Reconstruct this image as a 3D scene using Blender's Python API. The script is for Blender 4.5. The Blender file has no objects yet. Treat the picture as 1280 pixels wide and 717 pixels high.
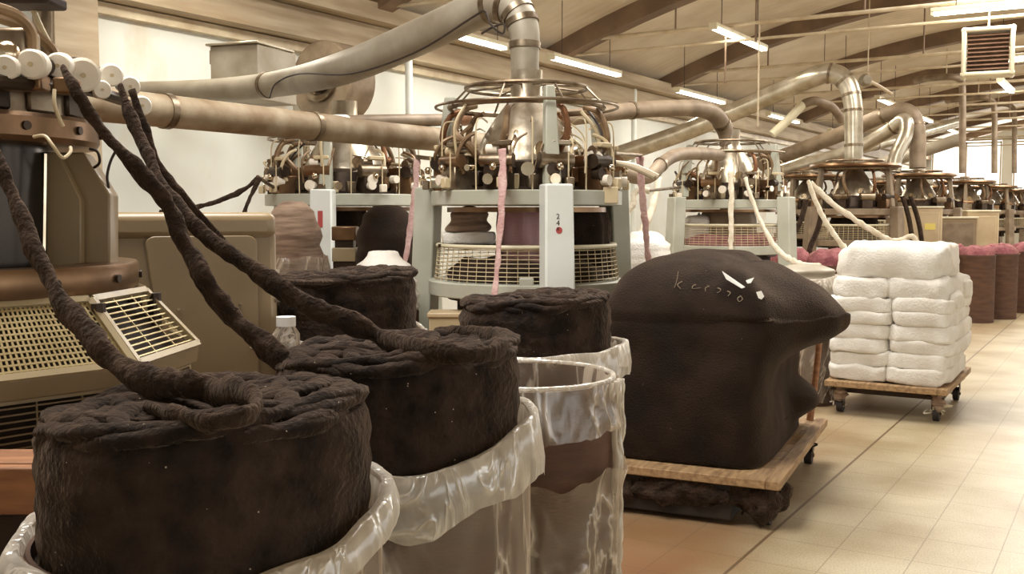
import bpy, math, random
from mathutils import Vector, Matrix, noise
random.seed(7)
PI = math.pi
SC = bpy.context.scene
COL = SC.collection

# ---------------------------------------------------------------- camera, world, light, exposure
FPX, CH, YAW, PITCH = 1273.0, 1.55, math.radians(31.5), math.radians(4.2)
cam_data = bpy.data.cameras.new('camera')
cam = bpy.data.objects.new('camera', cam_data)
COL.objects.link(cam)
cam.location = (0, 0, CH)
cam.rotation_euler = (PI/2 - PITCH, 0, YAW)
cam_data.sensor_width = 36.0
cam_data.lens = FPX / 1280.0 * 36.0
cam_data.clip_start = 0.05
cam_data.clip_end = 200
SC.camera = cam

world = bpy.data.worlds.new('daylight')
SC.world = world
world.use_nodes = True
bg = world.node_tree.nodes['Background']
bg.inputs[0].default_value = (1.0, 0.975, 0.93, 1)
bg.inputs[1].default_value = 2.1

SC.view_settings.view_transform = 'Standard'
SC.view_settings.look = 'None'
SC.view_settings.gamma = 1.0
SC.view_settings.use_curve_mapping = False
SC.view_settings.exposure = 0.0

def area(name, loc, rot, sx, sy, power, col=(1.0, 0.965, 0.91)):
    d = bpy.data.lights.new(name, 'AREA')
    d.shape = 'RECTANGLE'; d.size = sx; d.size_y = sy
    d.energy = power; d.color = col
    o = bpy.data.objects.new(name, d)
    o.location = loc; o.rotation_euler = rot
    COL.objects.link(o)
    return o
# the sky lights the hall through the open windows of the right hand wall; overhead fill lamps are added under the closed vault
for i in range(6):
    area('overhead_fill', (-3.0 if i < 2 else -1.2, 2.2 + i*5.6, 4.95), (0, 0, 0), 1.6, 3.0, 290 if i < 2 else 210)
area('end_daylight', (-2.5, 45.3, 3.2), (-PI/2, 0, 0), 9, 2.2, 700)

# ---------------------------------------------------------------- picture to place
CP, SP, CY, SY = math.cos(PITCH), math.sin(PITCH), math.cos(YAW), math.sin(YAW)
FW = Vector((-SY*CP, CY*CP, -SP)); RT = Vector((CY, SY, 0)); UP = RT.cross(FW)
CAM = Vector((0, 0, CH))
def ray(px, py): return FW + RT*((px-640)/FPX) + UP*((358.5-py)/FPX)
def P(px, py, d): return CAM + ray(px, py)*d
def H(px, py, h):
    r = ray(px, py); return CAM + r*((h-CH)/r.z)
def XW(px, py, x):
    r = ray(px, py); return CAM + r*(x/r.x)
def YW(px, py, y):
    r = ray(px, py); return CAM + r*(y/r.y)
def LD(lat, d):                       # lateral, horizontal depth -> xy on the floor
    return Vector((CY*lat - SY*d, SY*lat + CY*d, 0))
def col_at(px, d):                    # floor point below a pixel column at horizontal depth d
    return LD((px-640)/FPX*d, d)

# ---------------------------------------------------------------- mesh builder
def catmull(pts, k=6):
    pts = [Vector(p) for p in pts]
    if len(pts) < 3: 
        return [pts[0].lerp(pts[-1], i/k) for i in range(k+1)]
    out = []
    for i in range(len(pts)-1):
        p0 = pts[max(i-1, 0)]; p1 = pts[i]; p2 = pts[i+1]; p3 = pts[min(i+2, len(pts)-1)]
        for j in range(k):
            t = j/k
            out.append(0.5*((2*p1)+(-p0+p2)*t+(2*p0-5*p1+4*p2-p3)*t*t+(-p0+3*p1-3*p2+p3)*t**3))
    out.append(pts[-1])
    return out
def lerp_list(vals, n):
    out = []
    for i in range(n):
        t = i/(n-1)*(len(vals)-1); a = min(int(t), len(vals)-2)
        out.append(vals[a]+(vals[a+1]-vals[a])*(t-a))
    return out

class MB:
    def __init__(s): s.v = []; s.f = []
    def add(s, vs, fs):
        b = len(s.v); s.v += [Vector(v) for v in vs]; s.f += [tuple(i+b for i in f) for f in fs]; return s
    def box(s, c, size, rz=0, M=None):
        x, y, z = [k/2 for k in size]
        vs = [Vector((a*x, b*y, d*z)) for a in (-1, 1) for b in (-1, 1) for d in (-1, 1)]
        R = Matrix.Rotation(rz, 3, 'Z')
        if M is not None: R = M
        c = Vector(c)
        return s.add([c + R @ v for v in vs], [(0,1,3,2),(4,6,7,5),(0,4,5,1),(2,3,7,6),(0,2,6,4),(1,5,7,3)])
    def hexa(s, lo, hi):              # two quads, lower and upper, same order
        return s.add(list(lo)+list(hi), [(3,2,1,0),(4,5,6,7),(0,1,5,4),(1,2,6,5),(2,3,7,6),(3,0,4,7)])
    def beam(s, a, b, w, h, up=(0,0,1)):
        a = Vector(a); b = Vector(b); t = (b-a).normalized(); u = Vector(up)
        if abs(t.dot(u)) > .98: u = Vector((0, 1, 0))
        r = t.cross(u).normalized()*w/2; q = r.cross(t).normalized()*h/2
        return s.hexa([a-r-q, a+r-q, a+r+q, a-r+q], [b-r-q, b+r-q, b+r+q, b-r+q])
    def tube(s, path, r, n=10, k=5, smooth=True, cap=True, flat=1.0, nz=0, nzs=8, twist=0):
        pts = catmull(path, k) if smooth else [Vector(p) for p in path]
        rs = lerp_list(r, len(pts)) if isinstance(r, (list, tuple)) else [r]*len(pts)
        vs = []; N = None
        for i, p in enumerate(pts):
            t = (pts[min(i+1, len(pts)-1)]-pts[max(i-1, 0)])
            if t.length < 1e-9: t = Vector((0, 0, 1))
            t.normalize()
            if N is None:
                N = Vector((0, 0, 1)) if abs(t.z) < .9 else Vector((1, 0, 0))
                N = (N - t*N.dot(t)).normalized()
            else:
                N = (N - t*N.dot(t)).normalized()
            B = t.cross(N)
            for j in range(n):
                a = 2*PI*j/n + twist*i
                rr = rs[i]
                if nz:
                    q = p + (N*math.cos(a)+B*math.sin(a))*rr
                    rr = rr*(1 + nz*(noise.noise(q*nzs)+.5*noise.noise(q*nzs*3)))
                vs.append(p + N*math.cos(a)*rr + B*math.sin(a)*rr*flat)
        fs = []
        m = len(pts)
        for i in range(m-1):
            for j in range(n):
                fs.append((i*n+j, i*n+(j+1) % n, (i+1)*n+(j+1) % n, (i+1)*n+j))
        if cap:
            fs.append(tuple(reversed(range(n)))); fs.append(tuple((m-1)*n+j for j in range(n)))
        return s.add(vs, fs)
    def cyl(s, a, b, r, n=16, r2=None):
        return s.tube([a, b], [r, r if r2 is None else r2], n=n, smooth=False)
    def ring(s, c, R, r, n=40, m=8, a0=0, a1=2*PI):
        full = abs(a1-a0-2*PI) < 1e-6
        c = Vector(c); k = n if full else n+1
        vs = []
        for i in range(k):
            a = a0+(a1-a0)*i/n
            for j in range(m):
                b = 2*PI*j/m
                vs.append(c+Vector(((R+r*math.cos(b))*math.cos(a), (R+r*math.cos(b))*math.sin(a), r*math.sin(b))))
        fs = []
        for i in range(n):
            i2 = (i+1) % k
            for j in range(m):
                fs.append((i*m+j, i2*m+j, i2*m+(j+1) % m, i*m+(j+1) % m))
        return s.add(vs, fs)
    def lathe(s, c, prof, n=40, fn=None, closed=False, axis=None, cap=False):
        # prof: list of (r, z); closed: the profile is a loop
        c = Vector(c); vs = []
        for i in range(n):
            a = 2*PI*i/n
            for (r, z) in prof:
                v = Vector((r*math.cos(a), r*math.sin(a), z))
                if axis is not None: v = axis @ v
                v = c+v
                if fn: v = fn(v, a, r, z)
                vs.append(v)
        m = len(prof); fs = []
        for i in range(n):
            i2 = (i+1) % n
            for j in range(m if closed else m-1):
                j2 = (j+1) % m
                fs.append((i*m+j, i2*m+j, i2*m+j2, i*m+j2))
        if cap:
            fs.append(tuple(i*m+m-1 for i in range(n))); fs.append(tuple(i*m for i in reversed(range(n))))
        return s.add(vs, fs)
    def prism(s, pts, off):           # polygon (list of vectors) pushed along off
        pts = [Vector(p) for p in pts]; off = Vector(off); n = len(pts)
        fs = [tuple(reversed(range(n))), tuple(range(n, 2*n))]
        for i in range(n): fs.append((i, (i+1) % n, n+(i+1) % n, n+i))
        return s.add(pts+[p+off for p in pts], fs)
    def ball(s, c, r, n=12, sz=(1, 1, 1)):
        m = n//2; c = Vector(c)
        prof = [(math.sin(PI*j/m), -math.cos(PI*j/m)) for j in range(m+1)]
        vs = [c+Vector((q[0]*math.cos(2*PI*i/n)*r*sz[0], q[0]*math.sin(2*PI*i/n)*r*sz[1], q[1]*r*sz[2])) for i in range(n) for q in prof]
        k = m+1
        return s.add(vs, [(i*k+j, ((i+1) % n)*k+j, ((i+1) % n)*k+j+1, i*k+j+1) for i in range(n) for j in range(m)])
    def build(s, name, m, parent=None, smooth=True, ang=38, bevel=0, seg=2, sub=0):
        me = bpy.data.meshes.new(name)
        me.from_pydata([tuple(v) for v in s.v], [], s.f)
        me.validate(); me.materials.append(m)
        import bmesh
        b = bmesh.new(); b.from_mesh(me)
        bmesh.ops.remove_doubles(b, verts=b.verts, dist=1e-6)
        bmesh.ops.recalc_face_normals(b, faces=b.faces)
        b.to_mesh(me); b.free()
        if smooth:
            me.polygons.foreach_set('use_smooth', [True]*len(me.polygons))
            if ang < 180: me.set_sharp_from_angle(angle=math.radians(ang))
        o = bpy.data.objects.new(name, me); COL.objects.link(o)
        if parent is not None: 
            o.parent = parent
        if bevel:
            q = o.modifiers.new('bevel', 'BEVEL'); q.width = bevel; q.segments = seg; q.limit_method = 'ANGLE'
            q.harden_normals = False
        if sub:
            q = o.modifiers.new('sub', 'SUBSURF'); q.levels = sub; q.render_levels = sub
        return o

def tag(o, label=None, cat=None, group=None, kind=None):
    if label: o['label'] = label
    if cat: o['category'] = cat
    if group: o['group'] = group
    if kind: o['kind'] = kind
    return o
def thing(name, label, cat, loc=(0, 0, 0), rz=0, group=None):
    o = bpy.data.objects.new(name, None); COL.objects.link(o)
    o.location = loc; o.rotation_euler = (0, 0, rz); o.empty_display_size = .1
    return tag(o, label, cat, group)
def kids(o): return [c for c in COL.objects if c.parent == o]
def copy_tree(o, parent=None):
    c = o.copy(); COL.objects.link(c); c.parent = parent
    for ch in kids(o): copy_tree(ch, c)
    return c
def struct(name, mb, m, **k): return tag(mb.build(name, m, **k), kind='structure')

# ---------------------------------------------------------------- materials
def lin(c):
    return tuple((x/255/12.92 if x/255 <= .04045 else ((x/255+.055)/1.055)**2.4) for x in c)
def mat(name, c1, c2=None, scale=6, rough=.6, metal=0, bump=0, bscale=40, detail=4, sheen=0, coat=0, spec=.5, lo=.35, hi=.65, stretch=None, specks=None):
    m = bpy.data.materials.new(name); m.use_nodes = True
    nt = m.node_tree; b = nt.nodes['Principled BSDF']; L = nt.links.new
    b.inputs['Roughness'].default_value = rough; b.inputs['Metallic'].default_value = metal
    b.inputs['Specular IOR Level'].default_value = spec
    if sheen:
        b.inputs['Sheen Weight'].default_value = sheen; b.inputs['Sheen Roughness'].default_value = .35
        b.inputs['Sheen Tint'].default_value = (1, .74, .54, 1)
    if coat: b.inputs['Coat Weight'].default_value = coat; b.inputs['Coat Roughness'].default_value = .25
    tc = nt.nodes.new('ShaderNodeTexCoord'); vec = tc.outputs['Object']
    if stretch:
        mp = nt.nodes.new('ShaderNodeMapping'); mp.inputs['Scale'].default_value = stretch
        L(vec, mp.inputs[0]); vec = mp.outputs[0]
    base = lin(c1)+(1,)
    b.inputs['Base Color'].default_value = base
    out = None
    if c2:
        n = nt.nodes.new('ShaderNodeTexNoise'); n.inputs['Scale'].default_value = scale; n.inputs['Detail'].default_value = detail
        L(vec, n.inputs['Vector'])
        r = nt.nodes.new('ShaderNodeValToRGB'); r.color_ramp.elements[0].position = lo; r.color_ramp.elements[1].position = hi
        r.color_ramp.elements[0].color = base; r.color_ramp.elements[1].color = lin(c2)+(1,)
        L(n.outputs['Fac'], r.inputs[0]); out = r.outputs[0]
    if specks:
        vo = nt.nodes.new('ShaderNodeTexVoronoi'); vo.inputs['Scale'].default_value = specks[1]
        L(tc.outputs['Object'], vo.inputs['Vector'])
        lt = nt.nodes.new('ShaderNodeMath'); lt.operation = 'LESS_THAN'; lt.inputs[1].default_value = specks[2]
        L(vo.outputs['Distance'], lt.inputs[0])
        sp = nt.nodes.new('ShaderNodeSeparateColor'); L(vo.outputs['Color'], sp.inputs[0])
        g = nt.nodes.new('ShaderNodeMath'); g.operation = 'LESS_THAN'; g.inputs[1].default_value = specks[3]
        L(sp.outputs[0], g.inputs[0])
        mu = nt.nodes.new('ShaderNodeMath'); mu.operation = 'MULTIPLY'; L(lt.outputs[0], mu.inputs[0]); L(g.outputs[0], mu.inputs[1])
        mx = nt.nodes.new('ShaderNodeMix'); mx.data_type = 'RGBA'
        L(mu.outputs[0], mx.inputs['Factor'])
        if out: L(out, mx.inputs['A'])
        else: mx.inputs['A'].default_value = base
        mx.inputs['B'].default_value = lin(specks[0])+(1,)
        out = mx.outputs['Result']
    if out: L(out, b.inputs['Base Color'])
    if bump:
        n2 = nt.nodes.new('ShaderNodeTexNoise'); n2.inputs['Scale'].default_value = bscale; n2.inputs['Detail'].default_value = 5
        L(vec, n2.inputs['Vector'])
        bp = nt.nodes.new('ShaderNodeBump'); bp.inputs['Strength'].default_value = bump; bp.inputs['Distance'].default_value = .02
        L(n2.outputs['Fac'], bp.inputs['Height']); L(bp.outputs[0], b.inputs['Normal'])
    return m
def emit(name, c, st):
    m = bpy.data.materials.new(name); m.use_nodes = True; nt = m.node_tree
    b = nt.nodes['Principled BSDF']
    b.inputs['Base Color'].default_value = lin(c)+(1,); b.inputs['Emission Color'].default_value = lin(c)+(1,)
    b.inputs['Emission Strength'].default_value = st
    return m
def film(name, col, lo, hi, scale=9, stretch=(1, 1, .45), cr=.42):
    m = bpy.data.materials.new(name); m.use_nodes = True; nt = m.node_tree; L = nt.links.new
    nt.nodes.remove(nt.nodes['Principled BSDF']); out = nt.nodes['Material Output']
    tr = nt.nodes.new('ShaderNodeBsdfTransparent'); tr.inputs[0].default_value = (.97, .95, .92, 1)
    di = nt.nodes.new('ShaderNodeBsdfDiffuse'); di.inputs[0].default_value = lin(col)+(1,)
    tl = nt.nodes.new('ShaderNodeBsdfTranslucent'); tl.inputs[0].default_value = lin(col)+(1,)
    gl = nt.nodes.new('ShaderNodeBsdfGlossy'); gl.inputs['Roughness'].default_value = .22
    m1 = nt.nodes.new('ShaderNodeMixShader'); m1.inputs[0].default_value = .4
    L(di.outputs[0], m1.inputs[1]); L(tl.outputs[0], m1.inputs[2])
    m2 = nt.nodes.new('ShaderNodeMixShader'); m2.inputs[0].default_value = .3
    L(m1.outputs[0], m2.inputs[1]); L(gl.outputs[0], m2.inputs[2])
    tc = nt.nodes.new('ShaderNodeTexCoord')
    mp = nt.nodes.new('ShaderNodeMapping'); mp.inputs['Scale'].default_value = stretch; L(tc.outputs['Object'], mp.inputs[0])
    n = nt.nodes.new('ShaderNodeTexNoise'); n.inputs['Scale'].default_value = scale; n.inputs['Detail'].default_value = 6; n.inputs['Distortion'].default_value = 1.2
    L(mp.outputs[0], n.inputs['Vector'])
    r = nt.nodes.new('ShaderNodeMapRange'); r.inputs['From Min'].default_value = .38; r.inputs['From Max'].default_value = .68
    r.inputs['To Min'].default_value = lo; r.inputs['To Max'].default_value = hi
    L(n.outputs['Fac'], r.inputs['Value'])
    n3 = nt.nodes.new('ShaderNodeTexNoise'); n3.inputs['Scale'].default_value = scale*.75; n3.inputs['Detail'].default_value = 3; n3.inputs['Distortion'].default_value = 2.2
    L(mp.outputs[0], n3.inputs['Vector'])
    def M_(op, a, b=None):
        q = nt.nodes.new('ShaderNodeMath'); q.operation = op
        for i, s in enumerate((a, b)):
            if s is None: continue
            if isinstance(s, (int, float)): q.inputs[i].default_value = s
            else: L(s, q.inputs[i])
        return q.outputs[0]
    crease = M_('POWER', M_('MAXIMUM', M_('SUBTRACT', 1, M_('MULTIPLY', M_('ABSOLUTE', M_('SUBTRACT', n3.outputs['Fac'], .5)), 4.0)), 0), 9)
    fr = nt.nodes.new('ShaderNodeFresnel'); fr.inputs['IOR'].default_value = 1.35
    ad = nt.nodes.new('ShaderNodeMath'); ad.operation = 'ADD'; ad.use_clamp = True
    L(M_('ADD', r.outputs[0], M_('MULTIPLY', crease, cr)), ad.inputs[0]); L(fr.outputs[0], ad.inputs[1])
    m3 = nt.nodes.new('ShaderNodeMixShader')
    L(ad.outputs[0], m3.inputs[0]); L(tr.outputs[0], m3.inputs[1]); L(m2.outputs[0], m3.inputs[2])
    bp = nt.nodes.new('ShaderNodeBump'); bp.inputs['Strength'].default_value = .5; bp.inputs['Distance'].default_value = .02
    L(M_('ADD', n.outputs['Fac'], M_('MULTIPLY', crease, .5)), bp.inputs['Height'])
    for q in (di, gl): L(bp.outputs[0], q.inputs['Normal'])
    L(m3.outputs[0], out.inputs[0])
    return m

M = {}
M['plaster'] = mat('plaster', (218, 221, 216), (204, 203, 193), scale=.9, rough=.85, bump=.1, bscale=8, lo=.4, hi=.75)
M['ceiling'] = mat('ceiling_boards', (218, 206, 186), (200, 184, 160), scale=1.2, rough=.8)
M['rib'] = mat('rib_paint', (132, 108, 86), (108, 87, 68), scale=2, rough=.7)
M['beam'] = mat('beam_paint', (182, 166, 140), (152, 132, 106), scale=2, rough=.7, stretch=(4, .4, 4))
M['rod'] = mat('cream_paint', (210, 196, 168), (182, 162, 132), scale=4, rough=.5)
M['fibre'] = mat('black_fibre', (64, 51, 43), (36, 30, 27), scale=14, rough=.95, bump=.6, bscale=60, detail=8, sheen=.2, spec=.1, specks=((190, 175, 155), 46, .07, .2))
M['rope'] = mat('black_sliver', (74, 59, 49), (46, 37, 31), scale=18, rough=.95, bump=.8, bscale=70, detail=8, sheen=.16, spec=.1, specks=((190, 175, 155), 60, .05, .06))
M['bale'] = mat('black_fleece', (52, 41, 34), (38, 31, 27), scale=5, rough=.95, bump=.5, bscale=120, detail=8, sheen=.2, spec=.08, specks=((200, 190, 175), 26, .035, .25))
M['pink'] = mat('pink_sliver', (216, 186, 180), (192, 152, 148), scale=14, rough=.95, bump=.5, bscale=60, sheen=.3, spec=.1)
M['pinkfab'] = mat('mauve_knit', (226, 184, 188), (208, 166, 170), scale=3, rough=.9, bump=.3, bscale=120, sheen=.3, spec=.1)
M['redfib'] = mat('pink_fibre', (178, 118, 122), (136, 82, 88), scale=10, rough=.95, bump=.8, bscale=40, sheen=.3, spec=.1)
M['whitefib'] = mat('white_sliver', (226, 218, 200), (206, 194, 170), scale=12, rough=.95, bump=.5, bscale=50, sheen=.2, spec=.1)
M['cloth'] = mat('white_fleece', (236, 233, 226), (222, 216, 206), scale=7, rough=.95, bump=.35, bscale=70, sheen=.2, spec=.1)
M['card'] = mat('brown_card', (98, 68, 50), (78, 53, 39), scale=5, rough=.75, bump=.08, stretch=(1, 1, 4))
M['film'] = film('clear_film', (238, 220, 198), .14, .36, scale=5, cr=.75)
M['filmthin'] = film('thin_film', (236, 222, 204), .04, .2, scale=9, cr=.7)
M['filmlip'] = film('folded_film', (246, 238, 224), .34, .72, scale=7, cr=.75)
M['wood'] = mat('cart_wood', (180, 148, 108), (136, 106, 74), scale=5, rough=.7, bump=.15, bscale=30, stretch=(8, 1, 8))
M['woodred'] = mat('bench_wood', (170, 118, 78), (134, 88, 56), scale=5, rough=.6, bump=.12, bscale=30, stretch=(1, 8, 8))
M['wooddark'] = mat('dark_wood', (58, 42, 32), (42, 30, 24), scale=5, rough=.8)
M['black'] = mat('black_rubber', (38, 32, 28), (50, 42, 36), scale=8, rough=.7)
M['steel'] = mat('worn_steel', (156, 142, 122), (104, 86, 66), scale=9, rough=.38, metal=.85, bump=.05)
M['chrome'] = mat('chrome', (225, 212, 190), (190, 172, 146), scale=7, rough=.18, metal=1)
M['darksteel'] = mat('dark_steel', (74, 60, 48), (52, 40, 31), scale=9, rough=.4, metal=.6)
M['bronze'] = mat('bronze_steel', (142, 112, 82), (112, 84, 60), scale=6, rough=.33, metal=.75)
M['green'] = mat('grey_green_enamel', (186, 186, 172), (168, 168, 152), scale=3, rough=.42, spec=.5)
M['white'] = mat('white_enamel', (226, 230, 226), (214, 217, 210), scale=3, rough=.35)
M['olive'] = mat('olive_enamel', (152, 131, 98), (136, 115, 84), scale=2.5, rough=.36, spec=.5, coat=.15)
M['olivelight'] = mat('pale_olive_enamel', (184, 166, 132), (168, 150, 116), scale=2.5, rough=.34, coat=.2)
M['duct'] = mat('duct_cloth', (174, 166, 150), (146, 135, 116), scale=3, rough=.5, bump=.15, bscale=12, metal=.15)
M['galv'] = mat('galvanised', (200, 192, 176), (164, 153, 132), scale=5, rough=.3, metal=.7)
M['rust'] = mat('rusty_pipe', (168, 154, 130), (130, 108, 80), scale=5, rough=.65, bump=.15, bscale=20, metal=.2)
M['brownpipe'] = mat('brown_pipe', (148, 131, 109), (120, 102, 82), scale=5, rough=.55, metal=.2)
M['hose'] = mat('brown_hose', (150, 124, 94), (108, 84, 60), scale=9, rough=.45, metal=.3)
M['copper'] = mat('copper_pipe', (142, 100, 70), (108, 74, 50), scale=8, rough=.4, metal=.7)
M['roller'] = mat('white_roller', (244, 236, 222), (232, 220, 200), scale=4, rough=.35)
M['brass'] = mat('brass_mesh', (200, 182, 136), (176, 156, 112), scale=8, rough=.4, metal=.5)
M['ivory'] = mat('ivory_wire', (206, 188, 152), rough=.5)
M['wire'] = mat('dark_wire', (52, 40, 32), rough=.6)
M['paper'] = mat('white_paper', (242, 240, 234), rough=.8)
M['chalk'] = mat('chalk', (150, 134, 112), rough=.9)
M['ink'] = mat('ink', (50, 44, 42), rough=.7)
M['inkred'] = mat('red_ink', (176, 74, 70), rough=.6)
M['heater'] = mat('heater_enamel', (222, 214, 186), (206, 196, 166), scale=4, rough=.45)
M['louvre'] = mat('louvre_brown', (132, 100, 80), (108, 80, 62), scale=6, rough=.5)
M['cabinet'] = mat('beige_enamel', (200, 180, 146), (182, 160, 126), scale=3, rough=.45)
M['stripe'] = mat('striped_wool', (162, 138, 118), (118, 96, 80), scale=5, rough=.95, bump=.4, bscale=60, stretch=(1, 1, 9), sheen=.3)
M['tube'] = emit('lit_tube', (255, 250, 236), 9)
M['glass'] = film('window_glass', (245, 244, 238), .0, .03, cr=0)
M['glossdark'] = mat('dark_glossy_steel', (52, 43, 34), (42, 34, 27), scale=4, rough=.2, metal=.6)
M['hoodsteel'] = mat('pale_worn_steel', (200, 190, 172), (152, 138, 116), scale=7, rough=.3, metal=.8, bump=.05)
# ================================================================ the setting
XL, XR, YN, YE = -8.0, 5.0, -4.0, 46.0
def floor_material():
    m = mat('cement_tiles', (196, 183, 152), (166, 146, 110), scale=1.6, rough=.42, bump=.05, bscale=60, detail=8, spec=.4)
    nt = m.node_tree; L = nt.links.new; b = nt.nodes['Principled BSDF']
    prev = b.inputs['Base Color'].links[0].from_socket
    tc = nt.nodes.new('ShaderNodeTexCoord'); sx = nt.nodes.new('ShaderNodeSeparateXYZ'); L(tc.outputs['Object'], sx.inputs[0])
    def math_(op, a, v=None, w=None):
        n = nt.nodes.new('ShaderNodeMath'); n.operation = op
        for i, q in enumerate((a, v, w)):
            if q is None: continue
            if isinstance(q, (int, float)): n.inputs[i].default_value = q
            else: L(q, n.inputs[i])
        return n.outputs[0]
    def joint(sock, off, pitch, w):
        t = math_('PINGPONG', math_('SUBTRACT', sock, off), pitch/2)
        return math_('LESS_THAN', t, w)
    jx = joint(sx.outputs[0], -1.45, .325, .0028); jy = joint(sx.outputs[1], 5.445, .363, .0028)
    big = math_('LESS_THAN', math_('ABSOLUTE', math_('ADD', sx.outputs[0], 1.455)), .008)
    j = math_('MAXIMUM', math_('MULTIPLY', math_('MAXIMUM', jx, jy), .5), math_('MULTIPLY', big, .85))
    mx = nt.nodes.new('ShaderNodeMix'); mx.data_type = 'RGBA'
    # speckle of the cement; shade and warm bounce painted left of the joint
    no = nt.nodes.new('ShaderNodeTexNoise'); no.inputs['Scale'].default_value = 120; no.inputs['Detail'].default_value = 2; L(tc.outputs['Object'], no.inputs['Vector'])
    sp = nt.nodes.new('ShaderNodeMapRange'); sp.inputs['From Min'].default_value = .35; sp.inputs['From Max'].default_value = .65
    sp.inputs['To Min'].default_value = .78; sp.inputs['To Max'].default_value = 1.08; L(no.outputs['Fac'], sp.inputs['Value'])
    m1 = nt.nodes.new('ShaderNodeMix'); m1.data_type = 'RGBA'; m1.blend_type = 'MULTIPLY'; m1.inputs['Factor'].default_value = 1
    L(prev, m1.inputs['A']); L(sp.outputs[0], m1.inputs['B'])
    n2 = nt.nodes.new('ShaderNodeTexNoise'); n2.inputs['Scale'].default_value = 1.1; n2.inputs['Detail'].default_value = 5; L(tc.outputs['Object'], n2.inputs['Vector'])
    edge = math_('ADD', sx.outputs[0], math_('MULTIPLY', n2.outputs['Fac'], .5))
    floor_shade = nt.nodes.new('ShaderNodeMapRange'); floor_shade.inputs['From Min'].default_value = -1.1; floor_shade.inputs['From Max'].default_value = -1.45
    floor_shade.inputs['To Min'].default_value = 0; floor_shade.inputs['To Max'].default_value = .9; L(edge, floor_shade.inputs['Value'])
    m2 = nt.nodes.new('ShaderNodeMix'); m2.data_type = 'RGBA'; L(floor_shade.outputs[0], m2.inputs['Factor']); L(m1.outputs['Result'], m2.inputs['A'])
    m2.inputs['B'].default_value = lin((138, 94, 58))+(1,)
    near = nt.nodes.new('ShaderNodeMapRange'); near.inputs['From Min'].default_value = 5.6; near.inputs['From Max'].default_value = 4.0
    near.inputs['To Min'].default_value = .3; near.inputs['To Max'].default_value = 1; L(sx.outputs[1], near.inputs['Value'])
    L(math_('MULTIPLY', floor_shade.outputs[0], near.outputs[0]), m2.inputs['Factor'])
    L(j, mx.inputs['Factor']); L(m2.outputs['Result'], mx.inputs['A']); mx.inputs['B'].default_value = lin((104, 82, 58))+(1,)
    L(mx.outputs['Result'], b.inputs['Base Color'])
    return m
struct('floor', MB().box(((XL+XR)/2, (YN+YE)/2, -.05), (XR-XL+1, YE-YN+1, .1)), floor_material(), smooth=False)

def wall_material():
    m = M['plaster'].copy(); m.name = 'stained_plaster'
    nt = m.node_tree; L = nt.links.new; b = nt.nodes['Principled BSDF']; prev = b.inputs['Base Color'].links[0].from_socket
    tc = nt.nodes.new('ShaderNodeTexCoord')
    mp = nt.nodes.new('ShaderNodeMapping'); mp.inputs['Scale'].default_value = (1, 1.1, .55); L(tc.outputs['Object'], mp.inputs[0])
    n = nt.nodes.new('ShaderNodeTexNoise'); n.inputs['Scale'].default_value = 1.5; n.inputs['Detail'].default_value = 6; L(mp.outputs[0], n.inputs['Vector'])
    r = nt.nodes.new('ShaderNodeMapRange'); r.inputs['From Min'].default_value = .6; r.inputs['From Max'].default_value = .74; r.inputs['To Max'].default_value = .5
    L(n.outputs['Fac'], r.inputs['Value'])
    mx = nt.nodes.new('ShaderNodeMix'); mx.data_type = 'RGBA'; L(r.outputs[0], mx.inputs['Factor']); L(prev, mx.inputs['A']); mx.inputs['B'].default_value = lin((196, 168, 128))+(1,)
    L(mx.outputs['Result'], b.inputs['Base Color'])
    return m
struct('wall_left', MB().box((XL-.1, (YN+YE)/2, 2.1), (.2, YE-YN, 4.2)), wall_material(), smooth=False)

def arc_z(x):                                    # underside of the vault
    R, cx, top = 15.8, -1.5, 5.3
    return top - R + math.sqrt(R*R-(x-cx)**2)
def vault(x0, x1, y0, y1, n, t):
    vs = []; fs = []
    for i in range(n+1):
        x = x0+(x1-x0)*i/n; z = arc_z(x)
        vs += [(x, y0, z), (x, y1, z), (x, y1, z+t), (x, y0, z+t)]
    for i in range(n):
        a = i*4; b = a+4
        for j in range(4): fs.append((a+j, a+(j+1) % 4, b+(j+1) % 4, b+j))
    fs += [(0, 1, 2, 3), (n*4+3, n*4+2, n*4+1, n*4)]
    return vs, fs
def ceiling_material():
    m = M['ceiling']; nt = m.node_tree; L = nt.links.new; b = nt.nodes['Principled BSDF']
    tc = nt.nodes.new('ShaderNodeTexCoord')
    w = nt.nodes.new('ShaderNodeTexWave'); w.bands_direction = 'Y'; w.inputs['Scale'].default_value = 1.6; w.inputs['Distortion'].default_value = .3
    L(tc.outputs['Object'], w.inputs['Vector'])
    bp = nt.nodes.new('ShaderNodeBump'); bp.inputs['Strength'].default_value = .25; bp.inputs['Distance'].default_value = .03
    L(w.outputs['Fac'], bp.inputs['Height']); L(bp.outputs[0], b.inputs['Normal'])
    return m
mb = MB(); mb.add(*vault(XL-.1, XR+.1, YN, YE, 40, .12)); struct('ceiling', mb, ceiling_material(), ang=30)
RIB_Y = [5.0, 9.4, 13.75, 18.0, 22.4, 26.8, 31.2, 35.6, 40.0, 44.4]
for y in RIB_Y:
    mb = MB(); vs, fs = vault(XL, XR, y-.16, y+.16, 30, 0)
    # a laminated arch hanging .34 m below the boards
    vs = []; fs = []
    for i in range(31):
        x = XL+(XR-XL)*i/30; z = arc_z(x)
        vs += [(x, y-.12, z-.26), (x, y+.15, z-.26), (x, y+.15, z+.02), (x, y-.15, z+.02)]
    for i in range(30):
        a = i*4; b = a+4
        for j in range(4): fs.append((a+j, a+(j+1) % 4, b+(j+1) % 4, b+j))
    mb.add(vs, fs); struct('ceiling_rib', mb, M['rib'], ang=30)
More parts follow.
